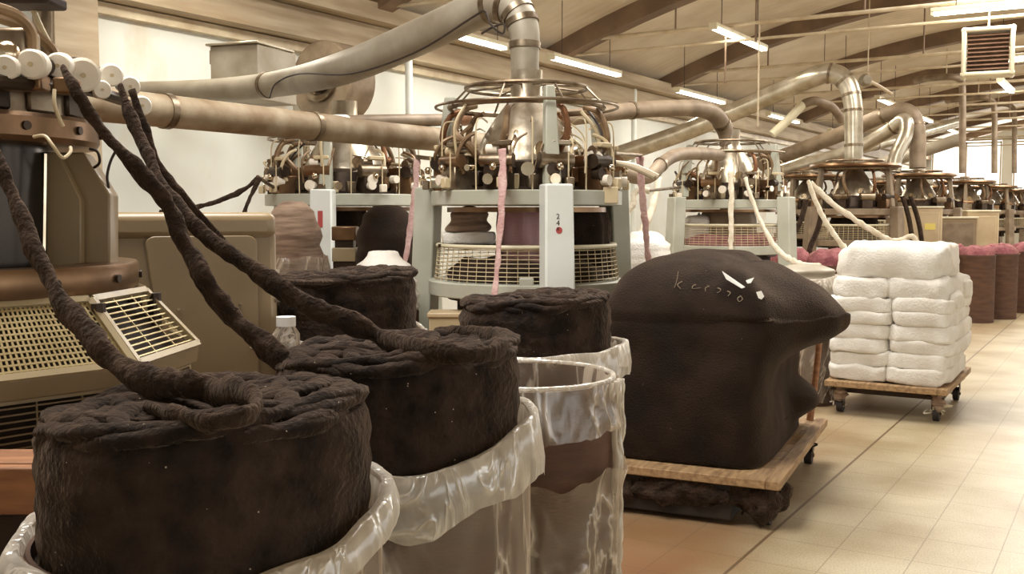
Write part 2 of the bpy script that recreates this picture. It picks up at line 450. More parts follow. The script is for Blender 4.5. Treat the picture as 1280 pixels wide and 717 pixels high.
# plate and gutter beams on top of the left wall
struct('trim_1', MB().box((XL+.16, (YN+YE)/2, 3.57), (.32, YE-YN, .3)), M['beam'], smooth=False)
struct('trim_2', MB().box((XL+.26, (YN+YE)/2, 3.83), (.52, YE-YN, .2)), M['beam'], smooth=False)
struct('trim_3', MB().box((XL+.05, (YN+YE)/2, 3.36), (.1, YE-YN, .1)), M['rod'], smooth=False)
# pilaster behind the nearest machine
struct('trim_4', MB().box((XL+.15, XW(97, 60, XL+.3).y, 1.75), (.3, .42, 3.5)), M['beam'], smooth=False)
# right wall: sill, head and piers between the big windows
mb = MB(); mb.box((XR+.1, (YN+YE)/2, .5), (.2, YE-YN, 1.0)); mb.box((XR+.1, (YN+YE)/2, 3.75), (.2, YE-YN, 1.1))
for i in range(8): mb.box((XR+.1, -2+i*6.5, 2.1), (.2, .8, 2.3))
struct('wall_right', mb, M['plaster'], smooth=False)
struct('wall_near', MB().box(((XL+XR)/2, YN-.1, 2.6), (XR-XL, .2, 5.2)), M['plaster'], smooth=False)
# end wall with a band of windows
mb = MB(); mb.box(((XL+XR)/2, YE+.1, 1.1), (XR-XL, .2, 2.2)); mb.box(((XL+XR)/2, YE+.1, 4.95), (XR-XL, .2, .9))
for x in (-7.7, -4.6, -1.5, 1.6, 4.7): mb.box((x, YE+.1, 3.35), (.4, .2, 2.4))
struct('wall_far', mb, M['plaster'], smooth=False)
for k, x in enumerate((-6.15, -3.05, .05, 3.15)):
    r = thing('window_%d' % (k+1), None, None, (x, YE+.1, 2.2)); tag(r, kind='structure')
    f = MB()
    for q in (-1.3, 0, 1.3): f.box((q, 0, 1.12), (.05, .08, 2.24))
    for q in (.03, 2.2): f.box((0, 0, q), (2.6, .08, .06))
    f.build('window_frame', M['rod'], r, smooth=False)
    g = MB().box((0, 0, 1.12), (2.6, .006, 2.2)); g.build('window_pane', M['glass'], r, smooth=False)

# ---------------------------------------------------------------- tie rods, drop pipes, conduits
G_TIE = 'tie rods across the vault'
for k, y in enumerate(RIB_Y[1:9]):
    r = thing('tie_rod', ['steel tie rod across the vault, nearest one above the big cloth-wrapped duct', 'steel tie rod carrying the long lit batten above the unit heater', 'steel tie rod just beyond the unit heater', 'third steel tie rod beyond the unit heater',
        'steel tie rod far down the hall, fourth beyond the heater', 'steel tie rod far down the hall, fifth beyond the heater', 'steel tie rod far down the hall, sixth beyond the heater', 'steel tie rod nearest the far windows'][k], 'tie rod', ((XL+XR)/2, y, 4.12), 0, G_TIE)
    w = (XR-XL)/2-.02
    MB().cyl((-w, 0, 0), (w, 0, 0), .028, 8).build('rod', M['rod'], r)
    MB().cyl((-w, .1, -.2), (w, .1, -.2), .02, 8).build('conduit', M['rod'], r)
    for x in (-4.2, -1.6, 1.2):
        z = arc_z(x+(XL+XR)/2)-4.12-.3
        MB().cyl((x, 0, 0), (x, 0, z), .014, 6).build('hanger', M['rib'], r)
for (px, lb) in ((511, 'white drop pipe on the left wall behind the cloth-wrapped duct'), (793, 'tall white drop pipe on the left wall right of the main machine')):
    p = XW(px, 90, XL+.3)
    tag(MB().cyl((p.x, p.y, 0), (p.x, p.y, 3.95), .048, 12).build('drop_pipe', M['white'], None), lb, 'pipe', 'drop pipes on the left wall')
for (px, py0, py1, yy, r_, lb) in ((949, 52, 158, 13.75, .012, 'thin cream hanger rod above the second machine of the row'), (907, 52, 104, 13.75, .014, 'short brown hanger rod left of the duct elbow'), (946, -20, 52, 13.75, .016, 'dark hanger rod at the top edge of the photo')):
    a = YW(px, py0, yy); b = YW(px, py1, yy); b.x = a.x; a.z = 4.12
    if px == 946: a.z = arc_z(a.x)
    tag(MB().cyl(a, b, r_, 8).build('hanger_rod', M['rod'] if px == 949 else M['rib']), lb, 'rod')

# ---------------------------------------------------------------- fluorescent lights
def fluorescent(loc, L_, ang, label, energy=30, hang=.35, group='fluorescent lights under the vault'):
    r = thing('fluorescent_light', label, 'ceiling light', loc, ang, group)
    MB().box((0, 0, .045), (.12, L_, .05)).build('housing', M['heater'], r, bevel=.008)
    for q in (-.032, .032):
        MB().cyl((q, -L_/2+.03, 0), (q, L_/2-.03, 0), .019, 10).build('tube', M['tube'], r)
    for q in (-L_/2+.02, L_/2-.02):
        MB().box((0, q, .008), (.11, .03, .06)).build('lamp_holder', M['heater'], r)
    for q in (-L_*.35, L_*.35):
        MB().cyl((0, q, .07), (0, q, .07+hang), .006, 6).build('hanger', M['wire'], r)
    d = bpy.data.lights.new('tube_light', 'AREA'); d.shape = 'RECTANGLE'; d.size = .1; d.size_y = L_; d.energy = energy; d.color = (1, .93, .8)
    o = bpy.data.objects.new('tube_light', d); COL.objects.link(o); o.parent = r; o.location = (0, 0, -.03)
    return r
fl = [(-6.95, 6.6, 3.62, 1.5, 0, 'lit fluorescent fitting cut by the top edge of the photo'),
      (-6.88, 10.5, 3.6, 1.1, 0, 'short lit fluorescent under the bend of the wrapped duct'),
      (-6.75, 13.05, 3.6, 2.1, 0, 'lit fluorescent just right of the wrapped duct elbow'),
      (-6.75, 17.5, 3.6, 2.3, 0, 'lit fluorescent left of the second machine\'s duct elbow'),
      (-6.75, 22.5, 3.6, 2.2, 0, 'lit fluorescent seen below the slanted galvanised duct'),
      (-6.75, 27.5, 3.6, 2.2, 0, 'lit fluorescent by the wall, behind the far ducts'),
      (-4.92, 14.25, 4.0, 2.2, 0, 'brightest lit fluorescent hanging in the upper middle of the photo'),
      (-4.9, 19.5, 4.0, 2.2, 0, 'lit fluorescent right behind the top of the galvanised elbow'),
      (-4.9, 24.2, 4.0, 2.2, 0, 'lit fluorescent behind the twin elbows, the nearer of two'),
      (-4.9, 28.8, 4.0, 2.2, 0, 'lit fluorescent behind the twin elbows, the farther of two'),
      (-4.9, 33.4, 4.0, 2.2, 0, 'small distant fluorescent in the middle row of the hall'),
      (-2.3, 22.3, 4.0, 2.2, 0, 'lit fluorescent at the right edge below the heater'),
      (-2.3, 28.5, 4.0, 2.2, 0, 'distant lit fluorescent over the right hand aisle'),
      (-2.3, 34.5, 4.0, 2.2, 0, 'farthest lit fluorescent over the right hand aisle'),
      (-1.32, 13.6, 3.98, 1.9, PI/2, 'long lit batten slung along a tie rod at the upper right'),
      (-.9, 18.1, 3.98, 1.9, PI/2, 'lit batten along a tie rod right of the heater')]
for (x, y, z, L_, a, lb) in fl: fluorescent((x, y, z), L_, a, lb, hang=arc_z(x)-z-.06 if a == 0 else .1)

# ---------------------------------------------------------------- unit heater
hp = P(1235, 66, 12.4)
r = thing('unit_heater', 'square cream unit heater with brown louvres hanging at the upper right', 'heater', (hp.x, hp.y, hp.z), YAW-.44)
W = .3; mb = MB()
for s in (-1, 1):
    mb.box((s*(W-.035), 0, 0), (.055, .34, 2*W)); mb.box((0, 0, s*(W-.035)), (2*W, .34, .055))
mb.build('casing', M['heater'], r, bevel=.02)
MB().box((0, .1, 0), (2*W-.14, .02, 2*W-.14)).build('grille_back', M['rib'], r, smooth=False)
for k in range(9):
    MB().box((0, -.12, -.2+k*.05), (2*W-.14, .05, .008), M=Matrix.Rotation(.6, 3, 'X')).build('louvre', M['louvre'], r, smooth=False)
for s in (0,):
    MB().cyl((s, 0, W-.01), (s, 0, arc_z(hp.x)-hp.z), .012, 8).build('hanger', M['rod'], r)

# ---------------------------------------------------------------- blower and duct box on the wall
c = P(417, 103, 10.6)
r = thing('blower', 'round sheet-metal blower housing behind the wrapped duct', 'blower', c)
ax = Matrix.Rotation(PI/2, 3, 'X')
mb = MB(); mb.lathe((0, 0, 0), [(.0, -.2), (.39, -.2), (.41, -.18), (.41, .18), (.39, .2), (0, .2)], 36, axis=ax); mb.build('scroll_housing', M['brownpipe'], r, ang=40)
MB().lathe((0, -.2, 0), [(.16, .0), (.22, .0), (.22, .05), (.16, .05)], 28, axis=ax, closed=True).build('inlet_collar', M['steel'], r)
MB().hexa([(-.42, -.18, -.5), (-.08, -.18, -.5), (-.08, .18, -.5), (-.42, .18, -.5)], [(-.405, -.18, .05), (-.1, -.18, .05), (-.1, .18, .05), (-.405, .18, .05)]).build('outlet', M['duct'], r, bevel=.01)
MB().cyl((.05, -.45, -.05), (.05, -.22, -.05), .09, 18).build('motor', M['darksteel'], r)
mb = MB()
for s in (-.3, .1): mb.beam((s, -.1, -.35), (s, -.1, -1.0), .05, .05)
for s in (-.3, .1): mb.beam((s, -.1, -1.0), (XL-c.x+.02, -.1, -1.0), .05, .05)
mb.build('bracket', M['steel'], r, smooth=False)
c = P(318, 96, 9.3)
r = thing('duct_box', 'grey sheet-metal duct box on the white wall, left of the blower', 'duct', c, .2)
MB().box((0, 0, 0), (.5, .62, .48)).build('box_body', M['duct'], r, bevel=.01)
MB().box((0, -.05, .25), (.54, .6, .02)).build('top_flange', M['galv'], r, bevel=.004)
MB().cyl((-.3, -.2, .1), (-.3, -.2, .22), .03, 10).build('latch', M['steel'], r)
MB().beam((-.2, .1, -.1), (XL-c.x+.14, .3, -.1), .06, .06).build('bracket', M['steel'], r, smooth=False)
# ================================================================ ducts and pipes
def pixpath(l): return [P(*q) for q in l]
def duct(name, label, pts, r, m, n=20, seams=(), group=None, k=8):
    t = thing(name, label, 'duct', pts[0], 0, group); o = pts[0]
    loc = [p-o for p in pts]
    MB().tube(loc, r, n=n, k=k).build('duct_tube', m, t, ang=60)
    cm = catmull(loc, k); rs = lerp_list(r, len(cm)) if isinstance(r, (list, tuple)) else [r]*len(cm)
    for s in seams:
        i = min(int(s*(len(cm)-2)), len(cm)-2); a = cm[i]; b = cm[i+1]; q = (b-a).normalized()*.02
        MB().cyl(a-q, a+q, rs[i]+.008, n).build('seam_band', M['steel'], t, ang=60)
    return t
# big wrapped duct to the main machine
A_D = 6.42
big = duct('wrapped_duct', 'big grey cloth-wrapped duct arching down into the main machine', [Vector((XL+.02, P(145, 114, 9.05).y-.5, P(145, 114, 9.05).z))]+pixpath([(145, 114, 9.05), (175, 113, 9.2), (260, 112, 9.1), (345, 105, 8.6), (430, 85, 7.6), (520, 48, 7.0), (590, 16, 6.7), (622, 6, 6.55), (645, 14, 6.48), (655, 38, 6.45), (656, 70, 6.45), (656, 112, 6.45)]),
     [.07, .07, .078, .092, .108, .122, .122, .12, .112, .105, .098, .09, .088], M['duct'], n=24, seams=(.33, .66, .715, .77, .82, .9))
MB().tube([p-big.location for p in pixpath([(337, 122, 8.3), (345, 104, 8.35), (375, 92, 7.8), (440, 92, 7.25), (520, 65, 6.8), (590, 22, 6.5), (606, 14, 6.4), (613, 30, 6.35), (628, 42, 6.35), (630, 30, 6.36), (616, 34, 6.4), (602, 42, 6.45)])], .007, n=6).build('cable', M['wire'], big)
# long rusty pipe along the row, and the thinner one on top of it
rp = duct('rusty_pipe', 'thick rusty pipe running level along the row behind the machines', [Vector((-4.3, 2.6, 2.07)), Vector((-4.3, 4.4, 2.07)), Vector((-4.3, 6.9, 2.07))], .085, M['rust'], n=20, seams=(.35, .62))
tp = duct('thin_pipe', 'thinner brown pipe with pale collar lying above the rusty pipe', [XW(418, 153, -4.3), XW(480, 151, -4.3), XW(548, 150, -4.3), XW(580, 149, -4.3)], .043, M['brownpipe'], n=14)
o = tp.location
MB().cyl(XW(392, 154, -4.3)-o, XW(432, 153, -4.3)-o, .05, 16).build('pale_collar', M['paper'], tp)
MB().cyl(XW(566, 148, -4.28)-o, XW(582, 147, -4.28)-o, .06, 16).build('rusty_flange', M['copper'], tp)
# pipe from behind the main machine to the second machine
duct('bent_pipe', 'brown pipe bending down into the second machine', pixpath([(672, 152, 9.2), (720, 146, 9.4), (790, 138, 9.9), (860, 135, 10.4), (890, 141, 10.7), (905, 160, 10.9), (910, 185, 10.95), (911, 205, 10.95)]), [.075, .075, .08, .085, .09, .09, .07, .055], M['brownpipe'], n=18, seams=(.3, .7, .85))
# galvanised duct to the third machine
duct('air_duct', 'shiny galvanised duct rising to an elbow over the third machine', pixpath([(762, 197, 17.4), (850, 167, 16.9), (940, 130, 16.2), (1015, 97, 15.4), (1040, 92, 15.25), (1058, 103, 15.15), (1066, 130, 15.1), (1067, 165, 15.1), (1067, 206, 15.1)]), [.15, .15, .15, .15, .15, .145, .135, .13, .13], M['galv'], n=20, seams=(.5, .62, .72, .8, .95))
duct('air_duct', 'brown duct rising to the nearer of twin elbows over the fourth machine', pixpath([(950, 205, 21.0), (1040, 172, 20), (1110, 142, 19.2), (1135, 140, 19), (1146, 160, 18.9), (1147, 210, 18.9)]), .15, M['brownpipe'], n=16, seams=(.4, .8), group='far ducts')
duct('air_duct', 'duct crossing under the twin elbows and curling down left', pixpath([(975, 215, 20), (1060, 190, 19.5), (1108, 165, 19), (1130, 150, 18.7), (1132, 168, 18.6), (1120, 195, 18.6), (1117, 215, 18.6)]), .13, M['galv'], n=16, seams=(.4,), group='far ducts')
duct('air_duct', 'lowest pale duct running down the hall behind the third machine', pixpath([(960, 216, 22.5), (1030, 197, 23.2), (1130, 172, 25), (1200, 152, 27)]), .13, M['galv'], n=16, seams=(.3, .6), group='far ducts')
duct('air_duct', 'pale duct ending above the fifth machine, farther right', pixpath([(1090, 208, 24), (1150, 190, 23.6), (1205, 172, 23.2)]), .14, M['duct'], n=16, group='far ducts')
tag(MB().tube(pixpath([(965, 168, 16.0), (985, 150, 16.0), (1004, 130, 16.0)]), .07, n=12, smooth=False).build('white_tube', M['heater']), 'short straight pale tube slanting up beside the galvanised duct', 'tube')
duct('air_duct', 'thin bent pipe arching right behind the galvanised elbow', pixpath([(1004, 130, 16), (1020, 126, 16), (1040, 134, 16.2), (1052, 150, 16.4)]), .07, M['brownpipe'], n=12, group='far ducts')
for (px, d, y0, lb) in ((1203, 22.5, 96, 'tall bent grey pipe dropping below the unit heater, nearer one'), (1243, 27, 122, 'thinner bent grey pipe right of the tall one below the heater'), (1268, 31, 130, 'farthest bent pipe near the right edge')):
    pts = [P(px-60, y0+4, d+.8), P(px-20, y0, d), P(px-4, y0+3, d), P(px, y0+16, d), P(px, 190, d), P(px, 216, d)]
    t = thing('bent_pipe', lb, 'pipe', pts[1], 0, 'bent pipes below the heater')
    MB().tube([p-pts[1] for p in pts], .075, n=10, k=5).build('pipe_run', M['brownpipe'], t)
    MB().cyl((0, 0, 0), (0, 0, arc_z(pts[1].x)-pts[1].z+.02), .014, 6).build('hanger', M['rod'], t)
# round lamp head and junction clutter by the galvanised elbow
q = P(1082, 100, 16.5)
r = thing('round_lamp', 'round grey lamp head beside the galvanised elbow', 'lamp', q, YAW)
MB().lathe((0, 0, 0), [(0, -.06), (.1, -.05), (.105, 0), (.07, .09), (0, .1)], 20, axis=ax).build('lamp_head', M['duct'], r)
MB().tube([(.05, .05, 0), (.25, .1, -.08), (.5, .2, -.2)], .03, n=8).build('arm', M['rod'], r)
MB().cyl((.05, .05, 0), (.05, .05, arc_z(q.x)-q.z+.03), .01, 6).build('hanger', M['rod'], r)

# ================================================================ machines
def leg_mesh(a, r0, r1, z0, z1, w0, w1, t):
    ca, sa = math.cos(a), math.sin(a); R_ = Vector((ca, sa, 0)); T = Vector((-sa, ca, 0))
    def q(r, z, w): return [R_*(r-t/2)-T*w/2+Vector((0, 0, z)), R_*(r+t/2)-T*w/2+Vector((0, 0, z)), R_*(r+t/2)+T*w/2+Vector((0, 0, z)), R_*(r-t/2)+T*w/2+Vector((0, 0, z))]
    return q(r0, z0, w0), q(r1, z1, w1)
def feeder(parent, a, r, z, seed, m_body, m_roll, tiny=False):
    rnd = random.Random(seed)
    R3 = Matrix.Rotation(a, 3, 'Z'); off = Vector((0, 0, z))
    tr = lambda *p: (R3 @ Vector(p)) + off
    mb = MB(); mb.box(tr(r, 0, .07), (.16, .15, .14), M=R3); mb.box(tr(r-.08, 0, .16), (.1, .09, .1), M=R3)
    mb.cyl(tr(r+.02, -.05, .1), tr(r+.02, -.05, .26), .012, 6)
    f = mb.build('feeder_unit', m_body, parent, bevel=.008, seg=1)
    MB().cyl(tr(r+.05, -.1, .17), tr(r+.05, .1, .17), .036+.02*rnd.random(), 14).build('feed_roller', m_roll, f)
    if not tiny:
        MB().cyl(tr(r+.08, -.03, .06), tr(r+.13, -.03, .06), .032, 12).build('knob', M['roller'] if rnd.random() > .5 else M['chrome'], f)
        MB().cyl(tr(r+.1, .06, .02), tr(r+.1, .06, .22), .005, 6).build('guide_pin', M['ivory'], f)
        MB().box(tr(r+.04, .03, .27), (.07, .12, .03), M=R3).build('cover', M['ivory'] if rnd.random() > .4 else M['steel'], f, bevel=.006, seg=1)
        MB().ball(tr(r+.12, .0, .13), .024, 10).build('tension_ball', M['chrome'], f)
        MB().cyl(tr(r+.03, -.07, .235), tr(r+.03, .0, .235), .03, 12).build('upper_roller', M[rnd.choice(['roller', 'steel', 'ivory'])], f)
        MB().tube([tr(r+.02, .08, .1), tr(r+.07, .09, .2), tr(r+.02, .1, .3), tr(r-.06, .08, .34)], .012, n=7).build('lever', M[rnd.choice(['chrome', 'hose', 'ivory'])], f)
        MB().box(tr(r+.13, .055, .04), (.04, .05, .06), M=R3).build('stop_box', M[rnd.choice(['ivory', 'steel', 'roller'])], f, bevel=.005, seg=1)
def machine(label, pos, phis, R=.6, zb=1.68, ztop=2.32, zlow=1.13, white=(0,), feeders=10, hoses=9, seed=1, pink=False, basket=True, group='circular knitting machines in the middle row', dark=False, hood=True, tiny=False, bodyc='green', fallen='fibre'):
    x, y = pos[0], pos[1]
    base = math.atan2(-y, -x)                       # towards the doorway where the photo was taken
    t = thing('knitting_machine', label, 'knitting machine', (x, y, 0), 0, group)
    gm = M[bodyc]
    angs = [base+math.radians(p) for p in phis]
    for i, a in enumerate(angs):
        lo, hi = leg_mesh(a, R+.13, R+.05, 0, zb+.03, .2, .165, .14)
        lm = M['white'] if i in white else gm
        l = MB().hexa(lo, hi).build('leg', lm, t, bevel=.012)
        lo, hi = leg_mesh(a, R-.03, R-.1, zb+.03, ztop-.04, .1, .055, .07)
        MB().hexa(lo, hi).build('post', gm, t, bevel=.008)
        lo, hi = leg_mesh(a, R-.13, R-.28, ztop-.1, ztop-.08, .05, .05, .04)
        MB().hexa(lo, hi).build('post_bracket', gm, t)
    rg = lambda r0, r1, z0, z1: [(r0, z0), (r1, z0), (r1, z1), (r0, z1)]
    MB().lathe((0, 0, 0), rg(R-.12, R+.0, zb-.09, zb), 48, closed=True).build('bed_ring', gm, t, bevel=.006, seg=1)
    MB().lathe((0, 0, 0), [(.02, zb-.13), (R-.1, zb-.13), (R-.1, zb-.1), (.02, zb-.1)], 40, closed=True).build('bed_plate', M['bronze'], t, ang=30)
    MB().lathe((0, 0, 0), rg(R-.1, R+.02, zlow-.09, zlow), 48, closed=True).build('base_ring', gm, t, bevel=.006, seg=1)
    MB().lathe((0, 0, 0), rg(.1, R-.1, zlow-.12, zlow-.06), 36, closed=True).build('fabric_tray', M['darksteel'], t)
    # knitting head
    MB().lathe((0, 0, 0), [(.02, zb-.02), (R-.14, zb-.02), (R-.14, zb+.02), (R-.2, zb+.03), (R-.22, zb+.17), (R-.3, zb+.2), (.02, zb+.2)], 40, closed=True).build('needle_cylinder', M['darksteel'], t)
    if hood:
        MB().lathe((0, 0, 0), [(.36, zb+.1), (.36, zb+.16), (.33, zb+.22), (.27, zb+.34), (.2, zb+.45), (.13, zb+.54), (.1, zb+.6), (.1, zb+.75)], 32).build('suction_hood', M['hoodsteel'], t)
        for k in range(6):
            a = base+k*PI/3+.3
            MB().cyl((.3*math.cos(a), .3*math.sin(a), zb+.24), (.335*math.cos(a), .335*math.sin(a), zb+.25), .05, 12).build('hood_port', M['chrome'], t)
    for (r_, z_, q) in ((R-.12, ztop-.12, .018), (R-.22, ztop-.0, .013), (R-.03, ztop-.12, .009)):
        MB().ring((0, 0, z_), r_, q, 48, 7).build('pipe_ring', M['steel'], t)
    n = 8
    for k in range(n):
        a = 2*PI*k/n+.2; c_, s_ = math.cos(a), math.sin(a)
        MB().tube([(.1*c_, .1*s_, ztop+.02), ((R-.22)*c_, (R-.22)*s_, ztop+.0), ((R-.1)*c_, (R-.1)*s_, ztop-.12)], .007, n=6, smooth=False).build('spoke', M['steel'], t)
    rnd = random.Random(seed)
    for k in range(hoses):
        a = base+2*PI*(k+.5)/hoses+.12; b = a+rnd.uniform(-.15, .25)
        pt = lambda r_, q, z_: Vector((r_*math.cos(q), r_*math.sin(q), z_))
        MB().tube([pt(R-.22, a, ztop-.13), pt(R-.12, a, ztop-.17), pt(R-.07, a, ztop-.3), pt(R-.1, b, zb+.26), pt(R-.2, b, zb+.18), pt(R-.28, b, zb+.2)], [.016, .019, .022, .025, .028, .03], n=9, k=4).build('suction_hose', M['hose'] if k % 3 else M['copper'], t)
    for k in range(feeders):
        a = base+2*PI*(k+.5)/feeders
        feeder(t, a, R-.1, zb, seed*100+k, (M['darksteel'], M['steel'], M['bronze'])[k*2 % 3], (M['steel'], M['darksteel'], M['bronze'])[k % 3], tiny)
    if not tiny:
        for k in range(feeders):
            a = base+2*PI*(k+.1)/feeders; r_ = R-.05
            MB().tube([(r_*math.cos(a), r_*math.sin(a), zb+.0), (r_*math.cos(a), r_*math.sin(a), zb+.36), ((r_-.05)*math.cos(a), (r_-.05)*math.sin(a), zb+.42), ((r_-.12)*math.cos(a), (r_-.12)*math.sin(a), zb+.4)], .005, n=6).build('guide_rod', M['ivory'], t)
    if not tiny:
        for k in range(14):                          # yarn guides, oil lines and stays criss-crossing the head
            a = base+2*PI*(k+rnd.random()*.6)/14; b = a+rnd.uniform(-.5, .5); r0 = R-rnd.uniform(.02, .2); r1 = R-rnd.uniform(.0, .3)
            z0, z1 = zb+rnd.uniform(.02, .15), zb+rnd.uniform(.25, .55)
            A_, B_ = Vector((r0*math.cos(a), r0*math.sin(a), z0)), Vector((r1*math.cos(b), r1*math.sin(b), z1))
            MB().tube([A_, A_.lerp(B_, .5)+Vector((.06*math.cos(a), .06*math.sin(a), .05)), B_], rnd.choice([.005, .008, .012]), n=7).build('oil_line', M[rnd.choice(['wire', 'hose', 'ivory', 'steel', 'copper'])], t)
            e = a+.2; q_ = Vector((math.cos(e)*(R-.06), math.sin(e)*(R-.06), zb+.05+.1*rnd.random()))
            MB().cyl(q_, q_+Vector((math.cos(e)*.06, math.sin(e)*.06, 0)), rnd.choice([.02, .03, .04]), 14).build('pulley', M[rnd.choice(['chrome', 'roller', 'hoodsteel', 'darksteel'])], t)
        for k in range(22):
            a = base+2*PI*(k+.3)/22; r_ = R-.16
            MB().box(Vector((math.cos(a)*r_, math.sin(a)*r_, zb+.05+.02*(k % 3))), (.06, .07+.02*(k % 2), .09), M=Matrix.Rotation(a+.2, 3, 'Z')).build('cam_block', M[('steel', 'ivory', 'bronze', 'chrome', 'darksteel')[k % 5]], t, bevel=.006, seg=1)
        MB().lathe((0, 0, 0), [(.02, .3), (R-.2, .3), (R-.16, .34), (R-.16, zlow-.13), (.02, zlow-.13)], 36, closed=True).build('drive_housing', M['wooddark'], t, ang=30)
        def hf(v, a_, r_, z_): return v+noise.noise_vector(Vector(v)*7)*.03
        MB().lathe((0, 0, 0), [(R-.12, zlow-.05), (R-.1, zlow+.06), (R-.2, zlow+.12), (.1, zlow+.1)], 40, hf).build('fallen_fabric', M[fallen], t, ang=180)
    if basket:
        b_ = MB()
        for k in range(8): b_.ring((0, 0, zlow+.02+k*.025), R-.02-.003*k, .0028, 48, 4)
        for k in range(56):
            a = 2*PI*k/56; b_.cyl((( R-.02)*math.cos(a), (R-.02)*math.sin(a), zlow), ((R-.04)*math.cos(a), (R-.04)*math.sin(a), zlow+.21), .0022, 4)
        b_.build('wire_basket', M['ivory'], t)
        MB().ring((0, 0, zlow+.215), R-.04, .013, 48, 8).build('basket_rim', M['heater'], t)
    return t, angs, base

# ---- main machine
PA = col_at(658, 6.45)
mA, angA, bA = machine('main grey-green knitting machine with numbered white front leg, mid-photo', PA, (15, 118, -104), white=(0,), seed=3)
def camdir(base, f, r):                            # f towards the viewer, r to the viewer's right
    return Vector((math.cos(base), math.sin(base), 0))*f + Vector((-math.sin(base), math.cos(base), 0))*r
def inM(base, f, r, z): return camdir(base, f, r)+Vector((0, 0, z))
def knit_tube(parent, base, f, r, z0, z1, rad, m, name='knit_fabric'):
    c_ = camdir(base, f, r)
    def fn(v, a, rr, z): 
        return v+Vector((math.cos(a), math.sin(a), 0))*(.012*math.sin(a*9+z*3)+.02*noise.noise(v*5))
    return MB().lathe(c_, [(rad*.9, z1), (rad, z1-.1), (rad, (z0+z1)/2), (rad*1.03, z0)], 40, fn).build(name, m, parent, ang=180)
o = knit_tube(mA, bA, -.02, -.02, 1.2, 1.57, .17, M['pinkfab']); tag(o, 'mauve knitted fabric')
o = knit_tube(mA, bA, -.16, .3, 1.08, 1.57, .24, M['bale']); tag(o, 'black knitted fabric')
# number and red mark on the front leg
def lettering(txt, size, parent, loc, rot, m, name='number'):
    c_ = bpy.data.curves.new(name, 'FONT'); c_.body = txt; c_.size = size; c_.extrude = .0008; c_.align_x = 'CENTER'; c_.align_y = 'CENTER'
    o_ = bpy.data.objects.new(name, c_); COL.objects.link(o_); o_.data.materials.append(m)
    me_ = bpy.data.meshes.new_from_object(o_); bpy.data.objects.remove(o_); o_ = bpy.data.objects.new(name, me_); COL.objects.link(o_)
    o_.parent = parent; o_.location = loc; o_.rotation_euler = rot
    return o_
a = angA[0]
def on_leg(zz, tq=0, out=.0):
    rr = (.73-.08*zz/1.71)+.07+out
    return Vector((math.cos(a), math.sin(a), 0))*rr + Vector((-math.sin(a), math.cos(a), 0))*tq + Vector((0, 0, zz))
rotl = (PI/2-.047, 0, a+PI/2)
lettering('2', .042, mA, on_leg(1.525, -.012, .001), rotl, M['ink'])
lettering('4', .042, mA, on_leg(1.488, -.012, .001), rotl, M['ink'])
mk = MB().lathe((0, 0, 0), [(0, 0), (.019, 0), (.019, .002), (0, .002)], 20); k = mk.build('round_mark', M['inkred'], mA); k.location = on_leg(1.448, -.006, .0); k.rotation_euler = rotl
lettering('8', .026, mA, on_leg(1.456, -.014, .003), rotl, M['ink'])
# small box on the lower ring and control box at the right of the upper ring
R3 = Matrix.Rotation(bA, 3, 'Z')
MB().box(inM(bA, .6, .0, 1.145), (.03, .085, .06), M=R3).build('switch_box', M['green'], mA, bevel=.01)
MB().box(inM(bA, .35, .5, 1.65), (.06, .09, .1), M=R3).build('label_plate', M['ivory'], mA, bevel=.006)
for s in (.62, .64): 
    MB().tube([inM(bA, .2, .5, 1.85), inM(bA, .25, s, 1.83), inM(bA, .3, s+.15, 1.76)], .018, n=8).build('guide_tube', M['rod'], mA)
MB().lathe(inM(bA, .35, .4, 1.86), [(0, -.02), (.055, -.02), (.06, 0), (.055, .02), (.02, .03), (0, .03)], 20, axis=Matrix.Rotation(bA, 3, 'Z') @ Matrix.Rotation(PI/2, 3, 'Y')).build('white_dial', M['roller'], mA)
